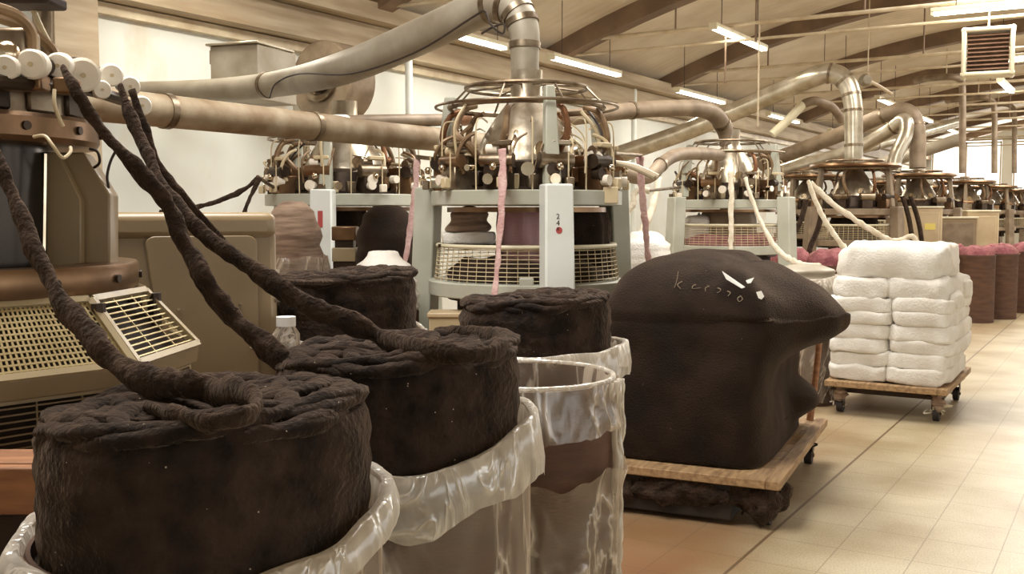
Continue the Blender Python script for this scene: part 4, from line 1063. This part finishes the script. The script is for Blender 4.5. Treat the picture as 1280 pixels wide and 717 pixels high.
strand('pink sliver hanging straight down the front of the main machine', pixpath([(628, 186, 5.75), (628, 230, 5.72), (625, 290, 5.68), (620, 350, 5.65), (617, 384, 5.62), (616, 460, 5.6)]), [.024, .022, .022, .018, .02, .02], 'pink', .4, group=GP)
strand('pink sliver hanging left of the main machine\'s left leg', pixpath([(522, 198, 6.9), (519, 235, 6.9), (514, 280, 6.9), (508, 318, 6.9), (502, 350, 6.9), (500, 390, 6.9)]), [.024, .024, .026, .022, .02, .02], 'pink', .35, group=GP)
strand('pink sliver hanging right of the main machine', pixpath([(800, 196, 7.4), (801, 230, 7.4), (806, 270, 7.4), (808, 300, 7.4), (811, 330, 7.4), (812, 380, 7.4)]), [.03, .026, .026, .022, .022, .02], 'pink', .4, group=GP)
GW = 'white slivers'
strand('white sliver falling down the middle of the second machine', pixpath([(913, 214, 10.4), (914, 250, 10.38), (914, 290, 10.36), (913, 320, 10.36), (913, 380, 10.36)]), [.03, .03, .028, .026, .026], 'whitefib', .4, group=GW)
strand('white sliver curving right from the second machine to the lined can', pixpath([(932, 222, 10.4), (940, 250, 10.3), (955, 285, 10.1), (972, 312, 9.8), (995, 328, 9.4), (1025, 332, 9.0)]), [.026, .028, .028, .028, .028, .026], 'whitefib', .6, group=GW)
strand('white sliver dropping steeply behind the white cloth stack', pixpath([(1010, 226, 12.6), (1024, 262, 12.4), (1044, 295, 12.1), (1062, 318, 11.8)]), .035, 'whitefib', .6, group=GW)
strand('long white sliver slanting right behind the white cloth stack', pixpath([(1013, 228, 12.8), (1045, 258, 12.8), (1085, 285, 12.8), (1115, 301, 12.8), (1140, 296, 12.9), (1150, 310, 12.9)]), .035, 'whitefib', .6, group=GW)
strand('white sliver bowing left of the second machine', pixpath([(824, 222, 9.6), (815, 262, 9.5), (800, 292, 9.4), (782, 310, 9.3), (770, 330, 9.2)]), .034, 'whitefib', .6, group=GW)
strand('short white sliver hooked between the main and second machines', pixpath([(779, 272, 8.6), (790, 258, 8.6), (795, 240, 8.6), (812, 238, 8.6)]), .024, 'whitefib', .6, group=GW)
strand('dark sliver drooping from a peg left of the second-row machine', pixpath([(322, 223, 7.2), (300, 240, 7.3), (270, 252, 7.4), (232, 262, 7.6), (200, 266, 7.7)]), [.016, .018, .018, .02, .03], group='dark slivers at the second-row machine')
strand('dark sliver hanging short from the peg left of the second-row machine', pixpath([(326, 222, 7.2), (316, 240, 7.2), (306, 264, 7.2), (300, 290, 7.2)]), [.016, .018, .016, .016], group='dark slivers at the second-row machine')
strand('dark cord slanting behind the main machine\'s left leg', pixpath([(492, 220, 8.6), (515, 232, 8.3), (540, 246, 8.0)]), .012, group='dark slivers at the second-row machine')
# ================================================================ carts
def cart(label, o, rz, W, L_, h, plank, post=False, dark=True):
    # o: front right corner on the floor; local x runs left, local y runs away from the viewer
    t = thing('platform_cart', label, 'cart', (o.x, o.y, 0), rz, 'wooden platform carts')
    n = 8
    for k in range(n):
        y0 = .1+(L_-.1)*k/n; MB().box((-W/2, y0+(L_-.1)/n/2, h-.02), (W-.14, (L_-.1)/n-.006, .03)).build('deck_plank', plank, t, bevel=.004)
    for (x, w) in ((-.035, .07), (-W+.035, .07)): MB().box((x, L_/2, h-.02), (w, L_, .045)).build('side_rail', plank, t, bevel=.005)
    MB().box((-W/2, .045, h-.02), (W-.14, .09, .045)).build('front_rail', plank, t, bevel=.005)
    for y in (.2, L_-.2): MB().box((-W/2, y, h-.07), (W-.1, .09, .07)).build('cross_beam', M['wooddark'], t, bevel=.005)
    for x in (-.09, -W+.09):
        for y in (.14, L_-.16):
            w = MB(); w.box((x, y, h-.075), (.12, .12, .012)); w.box((x-.028, y, h-.125), (.006, .07, .1)); w.box((x+.028, y, h-.125), (.006, .07, .1))
            c_ = w.build('caster', M['darksteel'], t, smooth=False)
            MB().cyl((x-.022, y+.02, .055), (x+.022, y+.02, .055), .055, 20).build('wheel', M['black'], c_)
            MB().cyl((x-.034, y+.02, .055), (x+.034, y+.02, .055), .012, 10).build('axle', M['steel'], c_)
            lint = MB()
            for j in range(5):
                q = Vector((x+random.uniform(-.06, .06), y+random.uniform(-.06, .06), random.uniform(.03, .12)))
                lint.tube([q, q+Vector((random.uniform(-.05, .05), random.uniform(-.05, .05), random.uniform(-.02, .05))), q+Vector((random.uniform(-.07, .07), random.uniform(-.07, .07), .02))], .006, n=5)
            lint.build('lint', M['rope'] if dark else M['whitefib'], c_)
    if dark:                                          # clotted waste fibre hanging round the front of the frame
        for (x, y, z, sx, sy, sz) in ((-.1, .12, .12, .085, .09, .105), (-.2, .1, .16, .1, .07, .075), (-.04, .2, .14, .05, .08, .08), (-.5, .04, .15, .25, .03, .07), (-.85, .05, .13, .12, .04, .09)):
            q = MB().ball((x, y, z), 1, 22, (sx, sy, sz))
            q.v = [v+noise.noise_vector(v*22)*.035 for v in q.v]
            q.build('fibre_waste', M['rope'], t, ang=180)
    else:
        for x in (-.09, -W+.09):
            q = MB().ball((x+.01, .12, .16), 1, 18, (.05, .06, .08)); q.v = [v+noise.noise_vector(v*24)*.03 for v in q.v]
            q.build('fibre_waste', M['stripe'], t, ang=180)
    if post:
        MB().tube([(-.1, L_-.06, h-.01), (-.075, L_-.03, h+.26), (-.05, L_-.02, h+.62)], [.022, .02, .018], n=10).build('push_post', M['woodred'], t)
    return t
K1 = H(975, 603, .26); K1b = H(1037, 520, .26); rz1 = math.atan2(-(K1b.x-K1.x), K1b.y-K1.y)
W1, L1 = 1.02, 1.66
cart1 = cart('low wooden platform cart under the black bale, dark fibre caught on its wheels', K1, rz1, W1, L1, .26, M['wood'], post=True)
# dark box under the deck of this cart
def c1(x, y, z): return Vector((K1.x, K1.y, 0))+Matrix.Rotation(rz1, 3, 'Z') @ Vector((x, y, z))
K2 = H(1184, 488, .26); K2b = H(1222, 451, .26); rz2 = math.atan2(-(K2b.x-K2.x), K2b.y-K2.y)
W2, L2 = .88, 1.3
cart('wooden platform cart under the white cloth stack', K2, rz2, W2, L2, .26, M['wood'], dark=False)
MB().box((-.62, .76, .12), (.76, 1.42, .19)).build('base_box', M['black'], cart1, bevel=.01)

# ---- black bale
def bale():
    n = 180; vs = []; fs = []; off = Vector((3.3, 1.2, 8.8))
    cx, cy, a_, b_ = -.545, .85, .435, .7
    H0, ZS = .265, 1.0
    def sup(a, p):
        c_, s_ = math.cos(a), math.sin(a)
        r_ = (abs(c_)**p+abs(s_)**p)**(-1/p)
        return Vector((c_*r_, s_*r_))
    def bump(a, c, w): return math.exp(-((((a-c+PI) % (2*PI))-PI)/w)**2)
    rows = [('s', j/47) for j in range(48)]+[('t', 1-(j/34)**1.4) for j in range(1, 34)]
    for i in range(n):
        a = 2*PI*i/n; u = sup(a, 7)
        front = max(0, -u.y)**3; left = max(0, -u.x)**3
        lobe = math.exp(-(abs((((a+.02+PI) % (2*PI))-PI)/.5)**3.2))
        for (k_, q) in rows:
            if k_ == 's':
                z = H0+(ZS-H0)*q
                ext = .30*lobe*math.exp(-((abs(z-ZS)/.19)**4))+.07*bump(a, PI, .8)*math.exp(-((abs(z-ZS)/.16)**2))
                # soft hem of the top blanket, lower at the front right
                hem = .9+.05*math.sin(a*2.3+1)-.1*bump(a, -.9, .25)
                step = 1/(1+math.exp(-(z-hem)/.02))
                s = 1-.02*(1-step)+.015*math.sin(q*PI)
                foot = .12*math.exp(-(abs((((a-.6+PI) % (2*PI))-PI)/.25)**3))*math.exp(-(abs((z-.44)/.085)**3))
                tuck = -.05*bump(a, 0, .6)*math.exp(-((z-.62)/.14)**2)
                v = Vector((cx+u.x*(a_*s+foot+tuck)+ext*(1 if u.x > 0 else -1), cy+u.y*b_*s-.03*front*math.sin(PI*q), z))
            else:
                sh = (1-q**2.6)**.56
                top = .335*sh
                ex = .30*lobe*q**1.3+.07*bump(a, PI, .8)*q**1.5
                v = Vector((cx+u.x*q*a_*1.0+ex*(1 if u.x > 0 else -1)-.03*(1-q), cy+u.y*q*b_-.02*front*q, ZS+top*(1-.25*lobe*q)))
                v.z += -.045*math.exp(-((v.x-cx-.2-.12*(v.y-cy))/.045)**2)*(1-q**4)*.6
                v.z += .02*math.exp(-((v.x-cx-.33)/.08)**2)*(1-q**4)
                v.z -= .05*max(0, u.x*q)**2
            d = noise.noise_vector(v*2.4+off)*.028+noise.noise_vector(v*7+off)*.010
            if v.z < .4:
                d *= max(.1, (v.z-.26)/.14); d.z = 0
            vs.append(v+d)
    k = len(rows)
    for i in range(n):
        i2 = (i+1) % n
        for j in range(k-1): fs.append((i*k+j, i2*k+j, i2*k+j+1, i*k+j+1))
    fs.append(tuple(i*k+k-1 for i in range(n))); fs.append(tuple(i*k for i in reversed(range(n))))
    mb = MB(); mb.add(vs, fs)
    o_ = mb.build('fabric_bale', M['bale'], None, ang=180); o_.location = (K1.x, K1.y, 0); o_.rotation_euler.z = rz1
    return tag(o_, 'huge black bale of fleece with chalk writing on top, on the low cart', 'bale')
BALE = bale()
bpy.context.view_layer.update()
from mathutils.bvhtree import BVHTree
_bt = BVHTree.FromObject(BALE, bpy.context.evaluated_depsgraph_get())
_mi = BALE.matrix_world.inverted()
def on_bale(px, py, lift=.003):
    o_ = _mi @ CAM; d_ = (_mi.to_3x3() @ ray(px, py)).normalized()
    h = _bt.ray_cast(o_, d_)
    if h[0] is None: return None
    return h[0]+h[1]*lift
def chalk(strokes):
    mb = MB()
    for s in strokes:
        pts = [on_bale(*q) for q in s]; pts = [p for p in pts if p is not None]
        if len(pts) > 1: mb.tube(pts, .0028, n=6, k=4, flat=.5)
    if mb.v:
        o_ = mb.build('chalk_writing', M['chalk'], BALE); o_['label'] = 'pale chalk letters and figures'
chalk([[(848, 340), (846, 352), (843, 360)], [(853, 352), (847, 356), (851, 361)],
       [(870, 356), (866, 358), (866, 361), (871, 361), (876, 360)], [(887, 358), (882, 360), (882, 364)],
       [(897, 360), (901, 362), (899, 365), (896, 366)], [(909, 364), (913, 366), (910, 370)], [(926, 370), (922, 373), (924, 377), (928, 374), (926, 370)]])
def paper(label, pts, name='paper_tag', lift=.02, th=.003):
    ps = [BALE.matrix_world @ on_bale(px, py, lf) for (px, py, lf) in pts]
    c_ = sum(ps, Vector())/len(ps); nrm = Vector((0, 0, 1))
    tag(MB().prism([p-c_ for p in ps], nrm*th).build(name, M['paper'], None, smooth=False), label, 'paper tag', 'paper tags on the black bale').location = c_
paper('long white paper strip lying on top of the black bale', [(905, 345, .03), (931, 360, .006), (927, 361, .004), (908, 350, .006)])
paper('small white scrap behind the paper strip on the black bale', [(932, 352, .006), (940, 351, .02), (938, 355, .006), (934, 355, .004)])
paper('small white oval tag right of the paper strip on the black bale', [(944, 367, .012), (949, 366, .016), (953, 372, .012), (951, 375, .006), (947, 373, .006)])

# ---- white cloth stack
def c2(x, y, z): return Vector((K2.x, K2.y, 0))+Matrix.Rotation(rz2, 3, 'Z') @ Vector((x, y, z))
GC = 'folded white cloths on the cart'
z = .262; lay = [.115, .105, .1, .115, .1, .1]
names = ['bottom', 'second from the bottom', 'third from the bottom', 'fourth from the bottom', 'fifth from the bottom', 'topmost']
rnd = random.Random(4)
for k, hh in enumerate(lay):
    tag(soft_slab(c2(-.655+rnd.uniform(-.015, .015)-.012*0, .62+rnd.uniform(-.02, .02), z), (.475+rnd.uniform(-.03, .03), 1.08, hh*1.1), rz2, M['cloth'], 'folded_cloth', seed=50+k, nz=.022, p=8), 'folded white cloth in the left pile on the cart, %s' % names[k], 'cloth', GC)
    tag(soft_slab(c2(-.225+rnd.uniform(-.02, .02), .62+rnd.uniform(-.02, .02), z+.004), (.46+rnd.uniform(-.03, .03), 1.1, hh*1.1), rz2, M['cloth'], 'folded_cloth', seed=70+k, nz=.022, p=8), 'folded white cloth in the right pile on the cart, %s' % names[k], 'cloth', GC)
    z += hh
tag(soft_slab(c2(-.66, .58, z-.005), (.47, 1.02, .15), rz2+.03, M['cloth'], 'folded_cloth', seed=91, nz=.03, p=4), 'crumpled white cloth over the left pile, just under the thick top fleece', 'cloth', GC)
tag(soft_slab(c2(-.24, .6, z-.02), (.5, 1.02, .19), rz2-.05, M['cloth'], 'folded_cloth', seed=92, nz=.035, p=4), 'crumpled white cloth over the right pile, just under the thick top fleece', 'cloth', GC)
tag(soft_slab(c2(-.45, .58, z+.135), (.82, .95, .27), rz2, M['cloth'], 'folded_cloth', seed=95, nz=.04, p=4.5), 'thick folded white fleece crowning the stack on the cart', 'cloth', GC)
tag(soft_slab(c2(-.03, .34, z-.06), (.13, .3, .12), rz2+.3, M['cloth'], 'rolled_cloth', seed=97, nz=.02, p=2.6), 'small white roll bulging from the stack\'s right side', 'cloth', GC)
tag(soft_slab(c2(-.02, .72, z-.02), (.14, .3, .14), rz2-.2, M['cloth'], 'rolled_cloth', seed=98, nz=.02, p=2.6), 'second small white roll farther back on the stack\'s right side', 'cloth', GC)

# ================================================================ goods between the machines
def bin_can(label, px, d, r, h, heap, film_=False, group='brown cans heaped with pink fibre'):
    p = col_at(px, d); t = thing('fibre_can', label, 'can', (p.x, p.y, 0), 0, group)
    MB().lathe((0, 0, 0), [(0, .012), (r-.01, .012), (r-.01, h), (r, h), (r+.005, h-.015), (r, h-.03), (r, 0), (0, 0)], 36).build('can_body', M['card'], t, ang=40)
    return t, p
def heap(label, p, r, z0, hh, m, seed, name='fibre_heap', group='pink fibre heaps in the cans'):
    off = Vector((seed*4.4, seed, seed*2.2))
    def fn(v, a, rr, z): return v+noise.noise_vector(Vector(v)*7+off)*.03+Vector((0, 0, noise.noise(Vector(v)*12+off)*.03))
    o_ = MB().lathe((0, 0, 0), [(r*.9, -.14), (r*.99, -.02), (r*1.03, hh*.3), (r*.92, hh*.65), (r*.6, hh*.92), (r*.25, hh), (.01, hh)], 44, fn).build(name, m, None, ang=180)
    o_.location = (p.x, p.y, z0)
    return tag(o_, label, 'fibre', group)
for k, (px, d, lb) in enumerate(((1221, 14.4, 'nearest pink-heaped can, just right of the white cloth stack'), (1250, 14.9, 'second pink-heaped can from the white stack'), (1282, 15.8, 'pink-heaped can cut by the right edge'), (1188, 14.7, 'pink-heaped can half hidden behind the white stack\'s right side'), (1160, 15.2, 'pink-heaped can hidden behind the white stack'))):
    t, p = bin_can(lb, px, d, .25, .95, 1)
    heap(['pink fibre heaped in the can just right of the white stack', 'pink fibre heaped in the second can from the stack', 'pink fibre in the can at the right edge', 'pink fibre peeping over the white stack\'s right corner', 'pink fibre peeping over the middle of the white stack'][k], p, .235, .95, .13, M['redfib'], k+1)
# film-wrapped bundle and sack at the second-row machine
def bundle(label, p, rx, z0, z1, m, seed, taper=.8, name='fibre_bundle', group=None, ry=None):
    off = Vector((seed*4.4, seed, seed*2.2)); hh = z1-z0
    def fn(v, a, rr, z):
        w = Vector((math.cos(a), math.sin(a), 0))
        return v+w*(.025*noise.noise(Vector(v)*4+off)+.012*math.sin(z*70+3*noise.noise(Vector(v)*3+off)))
    pr = [(.01, 0), (rx*.96, 0)]+[(rx*(1-(1-taper)*(j/14)**2)*(1 if j < 12 else (1-.09*(j-11)**1.3)), hh*j/14) for j in range(1, 15)]+[(rx*taper*.45, hh*1.015), (.01, hh*1.02)]
    o_ = MB().lathe((0, 0, 0), pr, 44, fn).build(name, m, None, ang=180); o_.location = (p.x, p.y, z0)
    return tag(o_, label, 'fibre bundle', group)
bundle('peaked brown ribbed wool bundle on the white cloth in the main machine', PA+inM(bA, .06, -.36, 0), .14, 1.43, 1.585, M['stripe'], 33, .6, 'wool_bundle')
def can_low(label, p, r, h): 
    t = thing('fibre_can', label, 'can', (p.x, p.y, 0), 0, 'cans at the second-row machine')
    MB().lathe((0, 0, 0), [(0, .012), (r-.01, .012), (r-.01, h), (r, h), (r, 0), (0, 0)], 36).build('can_body', M['card'], t, ang=40)
    return t
p = col_at(366, 6.9); can_low('can holding the film-wrapped grey bundle behind the cabinet', p, .24, .8)
gb = bundle('grey-brown film-wrapped fibre bundle behind the control cabinet\'s right edge', p, .215, .82, 1.61, M['stripe'], 3, .75)
o_ = MB().lathe((0, 0, 0), [(.235, 0), (.26, .15), (.25, .34), (.228, .45)], 50, lambda v, a, r_, z_: v+noise.noise_vector(Vector(v)*9)*.025).build('film_wrap', M['film'], None, ang=180); o_.parent = gb; o_.location = (0, 0, -.01); o_['label'] = 'shiny clear film'
p = col_at(484, 7.15); can_low('can holding the tall black bundle right of the white leg', p, .23, .8)
bundle('tall black fibre bundle right of the second-row machine\'s white leg', p, .215, .8, 1.585, M['bale'], 6, .93)
p = col_at(480, 6.2); can_low('can under the white film sack beside the main machine\'s left leg', p, .21, .95)
bundle('white crumpled film sack beside the main machine\'s left leg', p, .2, .95, 1.31, M['cloth'], 9, .6, 'film_sack')
# small crates under the machine ring
bx = col_at(432, 7.25)
t = thing('parts_box', 'small steel parts box right of the second-row machine\'s white leg', 'box', (bx.x, bx.y, 0), YAW)
MB().box((0, 0, .6), (.16, .14, 1.2)).build('pedestal', M['darksteel'], t, bevel=.006)
for k in range(2): MB().box((0, 0, 1.16+.09+k*.15), (.17, .16, .1)).build('tray', M['olivelight'] if k == 0 else M['bronze'], t, bevel=.008)
MB().box((0, 0, 1.28), (.13, .13, .26)).build('core', M['darksteel'], t)
# white lidded jar on a stand beside the cabinet
jp = col_at(356, 3.75)
t = thing('jar', 'white-capped clear jar on a post beside the control cabinet', 'jar', (jp.x, jp.y, 0))
MB().cyl((0, 0, 0), (0, 0, 1.02), .03, 10).build('stand', M['wooddark'], t)
MB().lathe((0, 0, 1.02), [(0, 0), (.05, 0), (.05, .08), (.034, .105), (.034, .115)], 24).build('jar_body', M['filmthin'], t)
MB().cyl((0, 0, 1.13), (0, 0, 1.165), .036, 20).build('cap', M['paper'], t)
# crate below the main machine at its left leg
bx = PA+inM(bA, .44, -.47, 0)
t = thing('parts_box', 'grey box standing under the main machine behind its left leg', 'box', (bx.x, bx.y, 0), bA)
MB().box((0, 0, .47), (.2, .2, .94)).build('box_body', M['olivelight'], t, bevel=.01)
MB().box((0, 0, .95), (.22, .22, .03)).build('lid', M['cabinet'], t, bevel=.008)

# film-covered can right of the bale
def lined_can(label, px, d, r, h, seed, grey=True):
    p = col_at(px, d)
    return can(label, p, r, h, film_bag(rimfn(p, h+.03, h+.02, h+.02, h+.04, .03, seed), r+.012, h-.1, flare=.03, wr=.03, lip=.2, mfilm='film'), seed, group='lined cans by the carts'), p
t, p = lined_can('lined can between the black bale and the white cloth stack', 1008, 8.3, .26, 1.0, 12)
bundle('grey folds of film and fibre filling the can beside the white stack', p, .25, .9, 1.12, M['duct'], 14, .85, 'fibre_bundle')
t, p = lined_can('lined can behind the bale, left of the second machine', 806, 8.7, .26, 1.02, 13)
bundle('white film-wrapped fibre in the can left of the second machine', p, .24, .9, 1.38, M['cloth'], 15, .75)
# brown fibre heaps in front of the third machine
for k, (px, d, lb) in enumerate(((985, 12.8, 'pink-brown fibre heap by the third machine\'s left side'), (1040, 12.6, 'dark pink fibre heap behind the white stack\'s left corner'))):
    q = col_at(px, d)
    can_ = thing('fibre_can', ['can under the pink-brown heap by the third machine', 'can under the dark pink heap behind the white stack'][k], 'can', (q.x, q.y, 0), 0, 'brown cans heaped with pink fibre')
    MB().lathe((0, 0, 0), [(0, .012), (.29, .012), (.29, .9), (.3, .9), (.3, 0), (0, 0)], 36).build('can_body', M['card'], can_, ang=40)
    heap(lb, q, .285, .9, .2, M['redfib'], 20+k)
# red fibre inside the second machine's basket
def fnr(v, a, r_, z_): return v+Vector((0, 0, noise.noise(Vector(v)*9)*.04))

# ---- beige electrical cabinets by the far machines
for k, (px, d, w, h, zz, lb) in enumerate(((1150, 16.6, .58, 1.62, 0, 'tall beige electrical cabinet with a yellow label, left of the far pair'), (1224, 17.4, .5, 1.56, 0, 'beige electrical cabinet with a white top, at the right of the far pair'), (1192, 17.0, .62, 1.45, 0, 'lower brown-fronted cabinet between the two beige cabinets'))):
    q = col_at(px, d); t = thing('electrical_cabinet', lb, 'cabinet', (q.x, q.y, 0), YAW*.6, 'beige cabinets by the far machines')
    MB().box((0, 0, h/2), (w, .45, h)).build('body', M['cabinet'] if k < 2 else M['olive'], t, bevel=.015)
    MB().box((0, -.23, h/2+.05), (w-.1, .02, h-.25)).build('door', M['cabinet'] if k < 2 else M['brownpipe'], t, bevel=.01)
    MB().box((0, 0, h+.01), (w+.04, .49, .03)).build('top', M['heater'], t, bevel=.008)
    MB().box((w/2-.1, -.25, h*.6), (.02, .03, .1)).build('handle', M['darksteel'], t, bevel=.004)
    if k == 0: MB().box((.1, -.245, 1.32), (.16, .008, .1)).build('yellow_label', mat('yellow_label', (226, 206, 110), rough=.6), t)
for k, (px0, py0, px1, py1, d) in enumerate(((1008, 250, 990, 300, 12.9), (1028, 262, 1012, 312, 12.9), (1128, 245, 1140, 300, 14.8), (1138, 245, 1152, 300, 14.8))):
    tag(MB().tube(pixpath([(px0, py0, d), ((px0+px1)/2+2, (py0+py1)/2, d), (px1, py1, d)])+[P(px1, py1+25, d)], .035, n=8).build('sliver', M['rope'], None), ['dark sliver leaning steeply left of the third machine, left one', 'dark sliver leaning left of the third machine, right one', 'dark sliver before the beige cabinet, left one', 'dark sliver before the beige cabinet, right one'][k], 'fibre strand', 'dark slivers at the far machines')
